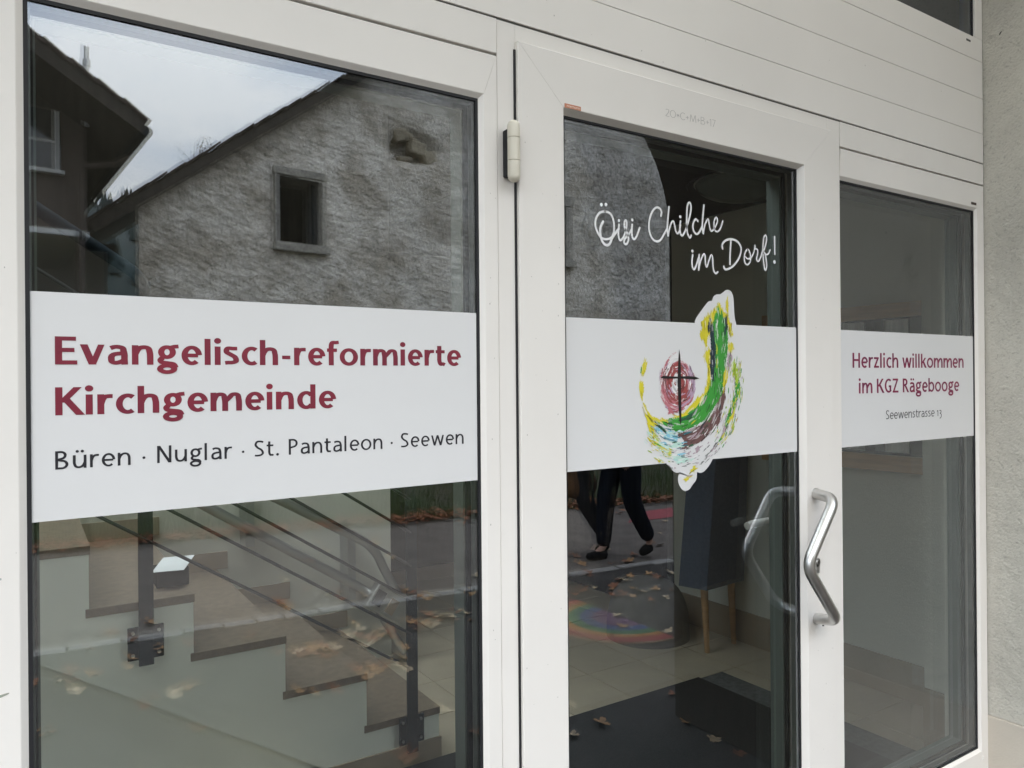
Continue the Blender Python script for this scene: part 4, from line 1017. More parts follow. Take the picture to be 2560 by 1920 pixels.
# ---- staircase
RISE, RUN = 0.1995, 0.3065
X0s = 1.387
stc = empty("staircase", (0.5, 2.1, 0))
tag(stc, "stone stairs with pale stepped side, rising to the left behind the wide window", "stairs")
NS = 15
for i in range(NS):
    zt = RISE * (i + 1) + .006
    xr = X0s - RUN * i
    MB().box(xr - RUN - .010, xr + .004, YS - .003, YB_ - .001, zt - .028, zt, c=.0015).build("tread", M_tread, stc)
    MB().box(xr - .018, xr - .0005, YS + .036, YB_ - .001, zt - RISE + .0005, zt - .0285).build("riser", M_tread, stc)
    # stepped skirting tile on the far wall
    MB().box(xr - RUN + .001, xr + .055, YB_ - .011, YB_ - .0005, zt + .0005, zt + .085, c=.001).build("stepped_skirting", M_skirt, stc)
# stringer: stepped above, sloped below
poly = []
for i in range(NS):
    zt = RISE * (i + 1) + .006 - .0285
    xr = X0s - RUN * i
    poly += [(xr, zt - (RISE if i else zt)), (xr, zt)] if i == 0 else [(xr, zt - RISE), (xr, zt)]
poly[0] = (X0s, 0.0)
xe = X0s - RUN * NS
poly.append((xe, RISE * NS + .006 - .0285))
slope = (0.6705 - 0.0937) / (0.0065 - 0.9033)
poly.append((xe, 0.6705 + slope * (xe - .0065)))
poly.append((0.9033 + .0937 / -slope, 0.0))
st = MB()
bm = bmesh.new()
vs = [bm.verts.new((a, YS, b)) for a, b in poly]
f = bm.faces.new(vs)
ex = bmesh.ops.extrude_face_region(bm, geom=[f])
bmesh.ops.translate(bm, verts=[v for v in ex['geom'] if isinstance(v, bmesh.types.BMVert)], vec=(0, .035, 0))
bmesh.ops.triangulate(bm, faces=[q for q in bm.faces if len(q.verts) > 4])
bmesh.ops.recalc_face_normals(bm, faces=bm.faces[:])
me = bpy.data.meshes.new("stringer")
bm.to_mesh(me); bm.free()
me.materials.append(M_string)
so = bpy.data.objects.new("stringer", me)
COL.objects.link(so)
attach(so, stc)
MB().box(.86, X0s + .007, YS - .009, YS - .0004, 0, .088, c=.001).build("skirting", M_skirt, stc)
MB().prism([(-3.0, 0), (1.04, 0), (.0065, .72), (-3.0, .72 + 3.0065 * .643)], lambda a, b: (a, YS + .037, b), lambda a, b: (a, YS + .09, b)).build("wall_under_stairs", M_string, stc)
# soffit
MB().add([(1.05, YS + .035, 0), (1.05, YB_ - .002, 0), (-3, YB_ - .002, .6705 + slope * (-3 - .0065)), (-3, YS + .035, .6705 + slope * (-3 - .0065))], [(0, 1, 2, 3)]).build("soffit", M_wallin, stc)

# ---- stair railing: flat posts on bolted plates, thin rods, tube handrail
YR = 1.510
rl = empty("stair_railing", (0.6, YR, .1))
tag(rl, "anthracite stair railing with flat posts and thin sloping rods", "railing")
sl = -(1.0704 - .4185) * 0 - 0.655


def post(x, zbot, ztop, zpl, zp0, zp1):
    MB().box(x - .0215, x + .0215, YR - .006, YR + .006, zbot, ztop, c=.001).build("post", M_dark, rl)
    pl = MB().box(x - .053, x + .053, YR + .0062, YR + .012, zp0, zp1, c=.003).build("mounting_plate", M_dark, rl)
    MB().box(x - .02, x + .02, YR + .0122, YS - .0005, zp0 + .02, zp1 - .02).build("spacer_block", M_dark, pl)
    for sx in (-1, 1):
        for zz in (zp0 + .018, zp1 - .018):
            b_ = MB().tube([(x + sx * .038, YR + .006, zz), (x + sx * .038, YR + .001, zz)], .0055, 10)
            autosmooth(b_.build("bolt", M_steel2, pl))
post(0.3165, .613, 1.84, 0, .630, .737)
post(1.2445, .083, 1.245, 0, .113, .220)
post(-0.6115, 1.216, 2.45, 0, 1.237, 1.344)
post(-1.5395, 1.822, 3.05, 0, 1.843, 1.950)
for z0 in (.4185, .5518, .6860, .8150, .9430, 1.0704):
    a, b = (1.2230, z0), (-2.9, z0 + 4.123 * .658)
    autosmooth(MB().tube([(a[0] + .02, YR - .002, a[1] - .013), (b[0], YR - .002, b[1])], .0056, 10).build("rod", M_rod, rl))
for (xt, zt, xb_) in ((0.3165, 1.80, -.56), (1.2445, 1.235, .36)):
    if xt > 1: xb_ = .78
    path = [(xb_, YR, zt + .06 + (xt - .02 - xb_) * .658)] + [(xt - .02, YR, zt + .055)] 
    path = [Vector(path[0])] + corner((xt, YR, zt + .048), path[0], (xt, YR, zt - .2), .05, 8) + [Vector((xt, YR, zt - .02))]
    autosmooth(MB().tube(path, .0200, 16).build("handrail", M_dark, rl), 60)
    if xt > 1: MB().box(xb_ + .015, xb_ + .027, YR - .004, YR + .004, zt + .055 + (xt - .02 - xb_) * .658 - .19, zt + .045 + (xt - .02 - xb_) * .658).build("rail_bracket", M_dark, rl)

# ---- stair lift rails on the far wall
YLF = 2.60
sf = lambda x, z: (x * .949, YLF, 1.5 - (1.5 - z) * .949)
lf = empty("stair_lift", (1.2, YLF, 0))
tag(lf, "wall mounted stair lift with two parallel grey tubes bending down to the floor", "stair lift")
def liftrail(pts):
    P = [Vector(sf(*p)) for p in pts]
    d = (P[0] - P[1]).normalized()
    path = [P[0] + d * 3.6] + [P[0]] + crs([tuple(q) for q in P[1:-1]], 5) + [P[-1]]
    autosmooth(MB().tube(path, .024, 16).build("rail_tube", M_steel2, lf), 60)
liftrail([(0.9029, .8043), (1.46, .437), (1.5256, .3941), (1.5846, .3474), (1.6309, .2832), (1.66, .225), (1.8002, -.020)])
liftrail([(1.0912, .9163), (1.48, .687), (1.5345, .655), (1.5871, .6173), (1.6401, .5538), (1.67, .49), (1.8027, .2355)])
for xa in (.96, 1.505):
    p0 = sf(xa, 1.5 - (xa - .0) * .6 if 0 else (.40 if xa > 1.2 else .76))
    z0 = p0[2] - .08
    MB().box(p0[0] - .022, p0[0] + .022, YLF + .03, YB_ - .001, z0, z0 + .36, c=.003).build("bracket", M_steel2, lf)
bx = MB()
ang = R(-36)
T = lambda q: Vector((1.585 + q.x * math.cos(ang) - q.z * math.sin(ang), q.y, .345 + q.x * math.sin(ang) + q.z * math.cos(ang)))
bx.box(-.105, .175, YLF - .065, YLF - .0, -.060, .075, T=T, c=.008)
lc = bx.build("drive_box", M_steel2, lf)
MB().box(-.09, -.04, YLF - .075, YLF - .0655, -.03, .05, T=T).build("grip", M_seal, lc)
MB().box(.0, .05, YLF - .075, YLF - .0655, -.035, .045, T=T).build("label_plate", M_skirt, lc)
autosmooth(MB().tube([(1.715, YLF - .06, .30), (1.715, YLF + .02, .30)], .034, 20).build("roller", M_seal, lc))

# ---- leaflet box on the stairs
lb = empty("leaflet_box", (.43, 1.72, .804))
tag(lb, "small dark box holding a pale leaflet, on the stairs behind the post", "box")
MB().box(.372, .478, 1.70, 1.80, .8050, .868, c=.004).build("body", M_black, lb)
MB().add([(.352, 1.66, .8725), (.452, 1.65, .8700), (.520, 1.84, .8770), (.415, 1.85, .8790), (.352, 1.66, .8715), (.452, 1.65, .8690), (.520, 1.84, .8760), (.415, 1.85, .8780)],
         [(0, 1, 2, 3), (7, 6, 5, 4), (0, 4, 5, 1), (1, 5, 6, 2), (2, 6, 7, 3), (3, 7, 4, 0)]).build("leaflet", M_white, lb)

# ---- doormat
dm = empty("doormat", (1.9, .8, 0))
tag(dm, "large dark ribbed entrance mat with a grey edge strip on beige tiles", "mat")
MB().box(.90, 2.850, .13, 1.553, .0008, .010, c=.002).build("mat_field", M_mat, dm)
MB().box(2.8505, 3.005, .13, 1.536, .0008, .009, c=.002).build("mat_edge", M_matb, dm)

# ---- navy padded screen on wooden legs
ch = empty("display_screen", (3.26, 1.78, 0))
tag(ch, "navy fabric covered display screen on pale wooden legs, standing by the lobby wall", "display screen")
X1, X2, Ya = 3.095, 3.43, 1.72
MB().add([(X1, Ya, .37), (X2, Ya + .03, .37), (X2 + .012, Ya - .01, 1.30), (X1 + .06, Ya - .04, 1.30),
          (X1 - .05, Ya + .16, .37), (X2, Ya + .16, .37), (X2 + .012, Ya + .13, 1.30), (X1 + .01, Ya + .11, 1.30)],
         [(0, 1, 2, 3), (7, 6, 5, 4), (0, 4, 5, 1), (1, 5, 6, 2), (2, 6, 7, 3), (3, 7, 4, 0)]).build("padded_panel", M_navy, ch)
for lx, ly in ((X1 + .055, Ya + .07), (X2 - .04, Ya + .09)):
    MB().tube([(lx + .02, ly, .0), (lx, ly, .3695)], [.014, .022], 12).build("leg", M_wood, ch)
# ---- pale round pouf
pf = MB()
V, F = [], []
nn, mm = 28, 10
for j in range(mm + 1):
    a = j / mm * math.pi / 2
    for i in range(nn):
        t = 2 * math.pi * i / nn
        rr_ = .245 * math.cos(a) ** .6 if j < mm else 0.001
        V.append((3.10 + rr_ * math.cos(t) * 1.0, 2.19 + rr_ * math.sin(t), .34 * math.sin(a) ** .8))
for j in range(mm):
    for i in range(nn):
        F.append((j * nn + i, j * nn + (i + 1) % nn, (j + 1) * nn + (i + 1) % nn, (j + 1) * nn + i))
po = mesh("floor_pouf", V, F, M_pouf, None, True)
tag(po, "low round grey felt pouf on the lobby tiles behind the navy screen", "pouf")

# ---- ceiling lamp
lp = empty("ceiling_lamp", (2.95, 1.30, 2.5))
tag(lp, "round shallow glass ceiling lamp with a bright metal rim, unlit", "lamp")
V, F = [], []
for j in range(9):
    a = j / 8 * math.pi / 2
    rr_, zz = .235 * math.cos(a) + .0001, 2.465 - .085 * math.sin(a)
    for i in range(40):
        t = 2 * math.pi * i / 40
        V.append((2.93 + rr_ * math.cos(t), 1.30 + rr_ * math.sin(t), zz))
for j in range(8):
    for i in range(40):
        F.append((j * 40 + i, (j + 1) * 40 + i, (j + 1) * 40 + (i + 1) % 40, j * 40 + (i + 1) % 40))
mesh("bowl", V, F, mat("smoked_glass_bowl", (.10, .12, .11), .25), lp, True)
autosmooth(MB().tube([(2.93, 1.30, 2.4655), (2.93, 1.30, 2.472)], .242, 48).build("rim", M_steel, lp), 40)
autosmooth(MB().tube([(2.93, 1.30, 2.4725), (2.93, 1.30, 2.499)], .20, 48).build("ceiling_plate", M_seal, lp), 40)

# ---- serving hatch with wooden frame in the right wall
hb_ = empty("serving_hatch", (3.46, 1.1, 1.07))
tag(hb_, "wooden framed hatch with white curtains in the right lobby wall", "hatch")
MB().box(3.440, 3.469, .62, 1.62, 1.800, 1.868, c=.002).build("frame_board", M_wood, hb_)
MB().box(3.430, 3.469, .62, 1.62, 1.070, 1.146, c=.002).build("frame_board", M_wood, hb_)
MB().box(3.440, 3.469, 1.55, 1.62, 1.1465, 1.7995, c=.002).build("frame_board", M_wood, hb_)
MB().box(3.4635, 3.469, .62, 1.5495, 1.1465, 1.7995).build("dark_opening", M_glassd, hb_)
for (ya, yb4) in ((.80, .92), (1.02, 1.14), (1.42, 1.54)):
    V, F = [], []
    for i in range(17):
        y = ya + (yb4 - ya) * i / 16
        x = 3.456 + .005 * math.sin(i * 1.7)
        V += [(x, y, 1.16), (x, y, 1.79)]
    for i in range(16): F.append((2 * i, 2 * i + 2, 2 * i + 3, 2 * i + 1))
    mesh("curtain", V, F, M_white, hb_, True)
bb = MB().tube([(3.0185, .335, .88), (3.012, .335, .88)], .028, 24).build("bell_plate", M_surr)
tag(bb, "small dark round button on the lobby pier right of the door", "button")

# =================================================================== SETTING: the street (seen as reflection)
pv = MB().box(-14, 16, -3.9, -.0015, -.30, -.006)
o = pv.build("pavement", M_asph)
o["kind"] = "structure"
# road sheet and earth sheet to the horizon
MB().add([(-400, -400, -.30), (400, -400, -.30), (400, 400, -.30), (-400, 400, -.30)], [(0, 1, 2, 3)]).build("ground", M_soil)["kind"] = "structure"
kd = Vector((3.53, .31, 0)).normalized()           # direction of the kerb line
def kline(x): return -3.81 + (x - 1.13) * (.31 / 3.53)
def eline(x): return -6.72 + (x - 1.80) * (.89 / 5.20)
V = [(-14, kline(-14) - .06, -.010), (16, kline(16) - .06, -.010), (16, eline(16), -.010), (-14, eline(-14), -.010)]
# pavement must stop at the kerb line
bpy.data.objects.remove(o)
mesh("pavement", [(-14, -.0015, -.008), (-14, kline(-14) + .02, -.008), (16, kline(16) + .02, -.008), (16, -.0015, -.008)], [(0, 1, 2, 3)], M_asph)["kind"] = "structure"
mesh("road", V, [(0, 1, 2, 3)], M_asph2)["kind"] = "structure"
kb = empty("kerb", (1.1, kline(1.1), -.01))
kb["kind"] = "structure"
kr = random.Random(11)
x = -3.0
while x < 9.5:
    l = kr.uniform(.16, .34)
    y = kline(x)
    T = lambda q, x=x, y=y, a=kr.uniform(-.03, .03): Vector((x, y, 0)) + Matrix.Rotation(math.atan(.31 / 3.53) + a, 3, 'Z') @ q
    MB().box(.006, l - .006, -.055 + kr.uniform(-.01, .01), .045 + kr.uniform(-.01, .01), -.03, kr.uniform(-.002, .008), T=T, c=.006).build("kerb_stone", M_stone, kb)
    x += l
# painted red bar on the road
mesh("road_marking", [(5.45, -5.02, -.006), (8.6, -4.95, -.006), (8.7, -5.40, -.006), (5.95, -5.46, -.006)], [(0, 1, 2, 3)], mat("red_road_paint", (.30, .045, .055), .7, var=.3, vscale=14))["kind"] = "structure"

# rainbow mat in front of the door
rbm = empty("rainbow_mat", (3.15, -2.53, 0))
tag(rbm, "half round rainbow doormat with concentric red, orange, green and blue bands", "mat")
cxr, cyr = 3.19, -2.53
bands = [(.480, .400, (.26, .050, .045)), (.3995, .345, (.34, .15, .040)), (.3445, .270, (.050, .13, .055)), (.2695, .190, (.050, .075, .16)), (.1895, .0, (.13, .060, .11))]
for r1, r0, c in bands:
    nseg = 40
    V, F = [], []
    for i in range(nseg + 1):
        a = math.pi / 2 + math.pi * i / nseg
        for r_ in (r1, r0):
            for z in (.006, -.006):
                V.append((cxr + r_ * math.cos(a), cyr + r_ * math.sin(a) * .97, z))
    for i in range(nseg):
        q = i * 4
        F += [(q, q + 4, q + 6, q + 2), (q, q + 1, q + 5, q + 4), (q + 2, q + 6, q + 7, q + 3)]
    mesh("band", V, F, mat("mat_band", c, .95, var=.35, vscale=40, bump=.8, bscale=300, bdist=.004), rbm)
V, F = [], []
for i in range(220):       # pale frayed fringe
    a = math.pi / 2 + math.pi * i / 220
    r_ = .4805
    x0, y0 = cxr + r_ * math.cos(a), cyr + r_ * math.sin(a) * .97
    x1, y1 = cxr + (r_ + .016) * math.cos(a + .004), cyr + (r_ + .016) * math.sin(a + .004) * .97
    t = Vector((-math.sin(a), math.cos(a), 0)) * .0022
    n0 = len(V)
    V += [(x0 - t.x, y0 - t.y, .004), (x0 + t.x, y0 + t.y, .004), (x1, y1, -.004)]
    F.append((n0, n0 + 1, n0 + 2))
mesh("fringe", V, F, M_leafs[3], rbm)["kind"] = "stuff"

# grass bank rising behind the road
V, F = [], []
nx, nyy = 120, 26
def bank(x, d): return -.02 + .95 * (1 - math.exp(-d / 2.6)) * (1 - math.exp(-d / .5)) + .05 * noise.noise(Vector((x * .8, d * .8, 0)))
for j in range(nyy + 1):
    for i in range(nx + 1):
        x = -14 + 30 * i / nx
        d = 4.6 * (j / nyy) ** 1.4
        V.append((x, eline(x) - d, bank(x, d) if d > 0 else -.03))
for j in range(nyy):
    for i in range(nx):
        a = j * (nx + 1) + i
        F.append((a, a + 1, a + nx + 2, a + nx + 1))
mesh("grass_bank", V, F, M_soil, smooth=True)["kind"] = "structure"
gr = np.random.default_rng(4)
V, F = [], []
for i in range(26000):
    x = gr.uniform(-5, 12)
    d = 3.8 * gr.random() ** 1.8 + .03
    y = eline(x) - d
    z = bank(x, d) - .02
    h_ = gr.uniform(.05, .20) * (1 + .8 * (noise.noise(Vector((x * 1.3, d * 1.3, 4))) > .1))
    a = gr.uniform(0, math.pi)
    w_ = .006
    lx, ly = gr.uniform(-.07, .07), gr.uniform(-.02, .09)
    n0 = len(V)
    V += [(x - w_ * math.cos(a), y - w_ * math.sin(a), z), (x + w_ * math.cos(a), y + w_ * math.sin(a), z), (x + lx, y + ly, z + h_)]
    F.append((n0, n0 + 1, n0 + 2))
mesh("grass", V, F, M_grass)["kind"] = "stuff"


# leaves
def leaf_mesh(seed):
    r = random.Random(seed)
    pts = []
    lobes = 5
    n = lobes * 6
    for i in range(n):
        a = 2 * math.pi * i / n
        f = .55 + .45 * abs(math.cos(lobes * a / 2)) ** .7 + r.uniform(-.07, .07)
        pts.append((f * .055 * math.cos(a), f * .045 * math.sin(a)))
    V = [(0, 0, .006)]
    F = []
    for a, b in pts:
        d = math.hypot(a, b)
        V.append((a, b, .004 + .16 * d * r.uniform(.2, 1.0) + .25 * a * a / .05))
    for i in range(n): F.append((0, 1 + i, 1 + (i + 1) % n))
    k = len(V)
    V += [(-.05, .001, .006), (-.05, -.001, .006), (-.085, 0, .012)]
    F.append((k, k + 1, k + 2))
    me = bpy.data.meshes.new("fallen_leaf")
    me.from_pydata(V, [], F)
    return me
LM = []
for s_ in range(8):
    q = leaf_mesh(s_)
    q.materials.append(M_leafs[s_ % 4])
    LM.append(q)
lr = random.Random(21)
spots = [(3.06, -2.37), (3.18, -2.55), (2.61, -1.48), (2.12, -1.44), (2.41, -.92), (2.50, -1.26), (2.44, -1.24), (2.42, -1.06), (2.85, -1.24), (3.0, -1.75)]
def cluster(x, y, n, s): 
    for _ in range(n): spots.append((x + lr.gauss(0, s), y + lr.gauss(0, s * .7)))
cluster(1.34, -3.02, 15, .09); cluster(2.19, -3.15, 15, .11); cluster(1.80, -3.12, 12, .12); cluster(1.52, -2.55, 10, .10)
cluster(.2, -3.36, 8, .12); cluster(.6, -2.82, 6, .12); cluster(4.0, -3.2, 14, .25); cluster(3.6, -2.9, 8, .2)
for _ in range(45): spots.append((lr.uniform(.0, 6.0), kline(3) - lr.uniform(-.12, .5)))
for _ in range(60): spots.append((lr.uniform(-.5, 5.5), lr.uniform(-3.7, -.4)))
for _ in range(30): spots.append((lr.uniform(1.5, 8), lr.uniform(-6, -4)))
for i, (x, y) in enumerate(spots):
    o = bpy.data.objects.new("fallen_leaf", LM[i % 8] if i > 6 else LM[(1, 3, 0, 1, 2, 0, 1)[i]])
    COL.objects.link(o)
    s_ = lr.uniform(.5, .95)
    o.location = (x, y, -.004 if y < kline(x) else -.003)
    if math.hypot(x - cxr, y - cyr) < .5: o.location.z = .008
    o.rotation_euler = (lr.uniform(-.3, .3), lr.uniform(-.3, .3), lr.uniform(0, 6.28))
    o.scale = (s_, s_, s_)
    col = ("rusty", "ochre", "dark brown", "straw pale")[(i % 8 if i > 6 else (1, 3, 0, 1, 2, 0, 1)[i]) % 4]
    if i < 10:
        lab = ("%s leaf on the rainbow mat, nearer the street", "%s leaf on the rainbow mat, nearer the door", "%s leaf mirrored on the far edge of the doormat",
               "%s leaf mirrored near the doormat's left side", "%s leaf mirrored low in the middle of the door", "%s leaf mirrored low in the door, right of a twin",
               "%s leaf mirrored close beside an alike leaf in the door", "%s leaf mirrored lowest in the door glass", "%s leaf mirrored in the door, right of the doormat corner",
               "%s leaf on the asphalt between rainbow mat and doormat edge")[i] % col
    else:
        d_ = kline(x) - y
        if y < kline(x) - .6: pl_ = "out on the road"
        elif y < kline(x) + .12: pl_ = "along the granite kerb stones"
        elif x < 1.0: pl_ = "on the pavement, mirrored in the pale stair side"
        elif x < 2.6: pl_ = "in the heaps mirrored in the stair treads"
        elif x < 3.4: pl_ = "on the pavement around the rainbow mat"
        else: pl_ = "on the pavement near the walking people"
        lab = "%s curled leaf %s" % (col, pl_)
    tag(o, lab, "leaf", "dry leaves scattered on the asphalt outside")
# drift of leaves at the foot of the bank: too many to count
V, F = [], []
for i in range(2600):
    x = lr.uniform(-3, 11)
    y = eline(x) + lr.gauss(-.02, .13)
    c, s_ = math.cos(lr.uniform(0, 6.28)), lr.uniform(.03, .06)
    a = lr.uniform(0, 6.28)
    ca, sa = math.cos(a) * s_, math.sin(a) * s_
    z = .01 + lr.uniform(0, .05)
    n0 = len(V)
    V += [(x - ca, y - sa, z), (x + sa * .6, y - ca * .6, z + lr.uniform(0, .03)), (x + ca, y + sa, z + lr.uniform(0, .02)), (x - sa * .6, y + ca * .6, z + lr.uniform(0, .03))]
    F += [(n0, n0 + 1, n0 + 2), (n0, n0 + 2, n0 + 3)]
mesh("leaf_litter", V, F, M_leafs[0])["kind"] = "stuff"

M_surr2 = mat("pale_stone_surround", (0.42, 0.39, 0.34), 0.9, var=0.35, vscale=5, bump=0.8, bscale=24, bdist=0.03, fine=.4, fscale=20)
# ---- old barn across the road. s runs along the wall, z up, o outwards to the street
pb = R(6)
def BW(s, z, o_=0.0): return Vector((3.67 + s * math.cos(pb) + o_ * math.sin(pb), -10.8 - s * math.sin(pb) + o_ * math.cos(pb), z))
bn = empty("stone_barn", tuple(BW(2, 0)))
tag(bn, "old stone barn with peeling plaster gable and an empty window across the road", "barn")
vz = lambda s: 3.68 + ((3.67 + s * math.cos(pb)) - .77) * .757
S_R = 5.6
def roofz(s): return vz(s) if s < S_R else vz(S_R) - (s - S_R) * .757
wins = [(-.315, .385, 3.755, 4.80), (5.15, 5.80, 4.05, 5.15)]
ss = sorted(set([round(-2.34 + .115 * i, 4) for i in range(135)] + [w[0] for w in wins] + [w[1] for w in wins]))
zs = sorted(set([round(.0 + .12 * i, 4) for i in range(76)] + [w[2] for w in wins] + [w[3] for w in wins]))
def hole_d(s, z):
    d = math.hypot((s - 2.22) / .52, (z - 5.72) / .27) + .35 * noise.noise(Vector((s * 4, z * 4, 9)))
    return max(0, min(1, (1.05 - d) / .35))
V, F = [], []
for s in ss:
    for z in zs:
        zz = min(z, roofz(s) - .06)
        d = .055 * noise.noise(Vector((s * 1.1, zz * 1.1, 0))) + .03 * noise.noise(Vector((s * 3.5, zz * 3.5, 5))) + .014 * noise.noise(Vector((s * 9, zz * 9, 2)))
        V.append(BW(s, zz, d - .30 * hole_d(s, zz)))
ns_, nz_ = len(ss), len(zs)
for i in range(ns_ - 1):
    for j in range(nz_ - 1):
        s, z = (ss[i] + ss[i + 1]) / 2, (zs[j] + zs[j + 1]) / 2
        if any(w[0] < s < w[1] and w[2] < z < w[3] for w in wins): continue
        if zs[j] > max(roofz(ss[i]), roofz(ss[i + 1])): continue
        a = i * nz_ + j
        F.append((a, a + nz_, a + nz_ + 1, a + 1))
mesh("plaster_wall", V, F, M_plast, bn, smooth=True)
def bbox(s0, s1, z0, z1, o0, o1, nm, m_, par=None, c=0.0, rot=0.0):
    sc, zc_ = (s0 + s1) / 2, (z0 + z1) / 2
    def T(q):
        a, b = q.x - sc, q.z - zc_
        return BW(sc + a * math.cos(rot) - b * math.sin(rot), zc_ + a * math.sin(rot) + b * math.cos(rot), q.y)
    return MB().box(s0, s1, o0, o1, z0, z1, T=T, c=c).build(nm, m_, par or bn)
for k, (s0, s1, z0, z1) in enumerate(wins):
    wf = bbox(s0 - .02, s1 + .02, z0 - .02, z1 + .02, -.62, -.60, "window", M_black)
    for (a, b, c_, d_) in ((s0 - .02, s0, z0, z1), (s1, s1 + .02, z0, z1), (s0, s1, z1, z1 + .02), (s0, s1, z0 - .02, z0)):
        bbox(a, b, c_, d_, -.60, .02, "reveal", M_surr, wf)
    e = .085 + .095 * k
    bbox(s0 - e, s0 - .001, z0, z1 + .02, -.02, .055 + .02 * k, "frame_stone", M_surr2, wf, .012)
    bbox(s1 + .001, s1 + e, z0, z1 + .02, -.02, .05, "frame_stone", M_surr2, wf, .012)
    bbox(s0 - e - .02, s1 + e + .02, z1 + .022, z1 + .15 + .1 * k, -.02, .06, "lintel_stone", M_surr2, wf, .015)
    bbox(s0 - e - .02, s1 + e + .04, z0 - .14, z0 - .002, -.02, .13, "sill_stone", M_surr2, wf, .015)
bbox(.30, .385, 3.80, 4.78, -.18, -.14, "shutter", M_dark, None)
for (a, b, c_, d_, o1, rt_) in ((1.78, 2.05, 5.78, 6.00, .02, .3), (2.10, 2.42, 5.60, 5.84, .03, -.1), (2.38, 2.66, 5.50, 5.72, .0, .35), (1.90, 2.20, 5.46, 5.56, -.06, .1), (2.0, 2.3, 5.86, 5.95, -.02, -.5)):
    bbox(a, b, c_, d_, -.22, o1, "rubble_stone", M_rub, None, .035, rt_)
# roof of the barn: slab, verge board and a row of verge tiles that step down
ca_, sa_ = math.cos(math.atan(.757)), math.sin(math.atan(.757))
def RP(t, n_, o_):    # t metres up the left slope from the verge foot, n_ off the slope
    s = (-2.95) + t * ca_ - n_ * sa_
    return BW(s, vz(-2.95) - .04 + t * sa_ + n_ * ca_, o_)
L_ = (S_R + 2.95) / ca_
MB().box(0, L_, -9.0, .16, .0, .10, T=lambda q: RP(q.x, q.z, q.y)).build("roof_deck", M_beam, bn)
MB().box(0, L_, .161, .20, -.05, .10, T=lambda q: RP(q.x, q.z, q.y)).build("verge_board", M_beam, bn)
t = 0
tr_ = random.Random(8)
while t < L_:
    z_ = tr_.uniform(-.008, .008)
    MB().add([RP(*q) for q in ((t, .122 + z_, -.22), (t + .36, .150 + z_, -.22), (t + .36, .172 + z_, -.22), (t, .150 + z_, -.22),
                               (t, .122 + z_, .24), (t + .36, .150 + z_, .24), (t + .36, .172 + z_, .24), (t, .150 + z_, .24))][:8],
             [(0, 1, 2, 3), (7, 6, 5, 4), (0, 4, 5, 1), (1, 5, 6, 2), (2, 6, 7, 3), (3, 7, 4, 0)]).build("verge_tile", M_rtile, bn)
    t += .31
for j, nrow in enumerate(range(14)):
    o0 = -.23 - j * .62
    MB().box(0, L_, o0 - .60, o0, .102, .150, T=lambda q: RP(q.x, q.z, q.y)).build("tile_course", M_rtile, bn)
def RR(t, n_, o_): return BW(S_R + t * ca_ + n_ * sa_, vz(S_R) - .04 - t * sa_ + n_ * ca_, o_)
MB().box(-.05, 9.6, -9.0, .20, .0, .15, T=lambda q: RR(q.x, q.z, q.y)).build("roof_deck", M_rtile, bn)
# dark timber lean-to left of the gable
bbox(-3.6, -2.345, 0, 2.05, -1.10, -1.0, "lean_to_wall", M_beam)
# twiggy shrub growing on the verge
bs = empty("roof_shrub", tuple(BW(-1.3, 4.9, -.3)))
tag(bs, "small bare shrub sticking up from the barn roof edge", "shrub")
mb, mf = MB(), MB()
sr = random.Random(6)
for i in range(26):
    p = BW(-1.25 + sr.uniform(-.1, .1), 4.70, -.4)
    d = Vector((sr.uniform(-.8, .8), sr.uniform(-.4, .4), 1)).normalized()
    path = [p]
    for k in range(5):
        d = (d + Vector((sr.uniform(-.5, .5), sr.uniform(-.3, .3), sr.uniform(-.3, .3)))).normalized()
        path.append(path[-1] + d * .12)
        for _ in range(3):
            c = path[-1] + Vector([sr.uniform(-.05, .05) for _ in range(3)])
            u = Vector([sr.uniform(-.022, .022) for _ in range(3)])
            w_ = Vector([sr.uniform(-.022, .022) for _ in range(3)])
            mf.add([c, c + u, c + w_], [(0, 1, 2)])
    mb.tube(path, [.010, .008, .006, .005, .003, .002], 4)
mb.build("twigs", M_beam, bs)
mesh("foliage", mf.v, mf.f, M_leafs[2], bs)

# ---- neighbouring house with deep eaves, left
ph_ = R(4.2)
def HW(s, z, o_=0.0): return Vector((1.0 + s * math.cos(ph_) + o_ * math.sin(ph_), -8.6 - s * math.sin(ph_) + o_ * math.cos(ph_), z))
hn = empty("neighbour_house", tuple(HW(-2, 0)))
tag(hn, "dark house with a jettied upper floor and deep overhanging eaves", "house")
def hbox(s0, s1, z0, z1, o0, o1, nm, m_, par=None, c=0.0):
    return MB().box(s0, s1, o0, o1, z0, z1, T=lambda q: HW(q.x, q.z, q.y), c=c).build(nm, m_, par or hn)
hbox(-7, -.245, 3.47, 4.95, -6.5, -1.2, "upper_floor", M_hwall)
hbox(-7, -.225, 3.40, 3.4695, -6.5, -1.17, "floor_edge", M_pale)
hbox(-7, -1.9, 0, 3.3995, -6.5, -2.6, "ground_floor", M_hwall)
MB().add([HW(*q) for q in ((-7, 4.95, -1.2), (-.245, 4.95, -1.2), (-.85, 5.35, -1.2), (-3.9, 7.1, -1.2), (-7, 5.3, -1.2))], [(0, 1, 2, 3, 4)]).build("gable_wall", M_beam, hn)
w_ = hbox(-1.30, -.535, 4.20, 4.92, -1.21, -1.165, "window", M_glassd)
for a in (-1.30, -.93, -.60): hbox(a, a + .05, 4.20, 4.92, -1.164, -1.15, "mullion", M_pale, w_)
hbox(-1.30, -.55, 4.52, 4.55, -1.163, -1.152, "glazing_bar", M_pale, w_)
hbox(-1.38, -.50, 4.14, 4.185, -1.21, -1.10, "sill", M_pale, w_)
sl2 = .627
a2 = math.atan(sl2)
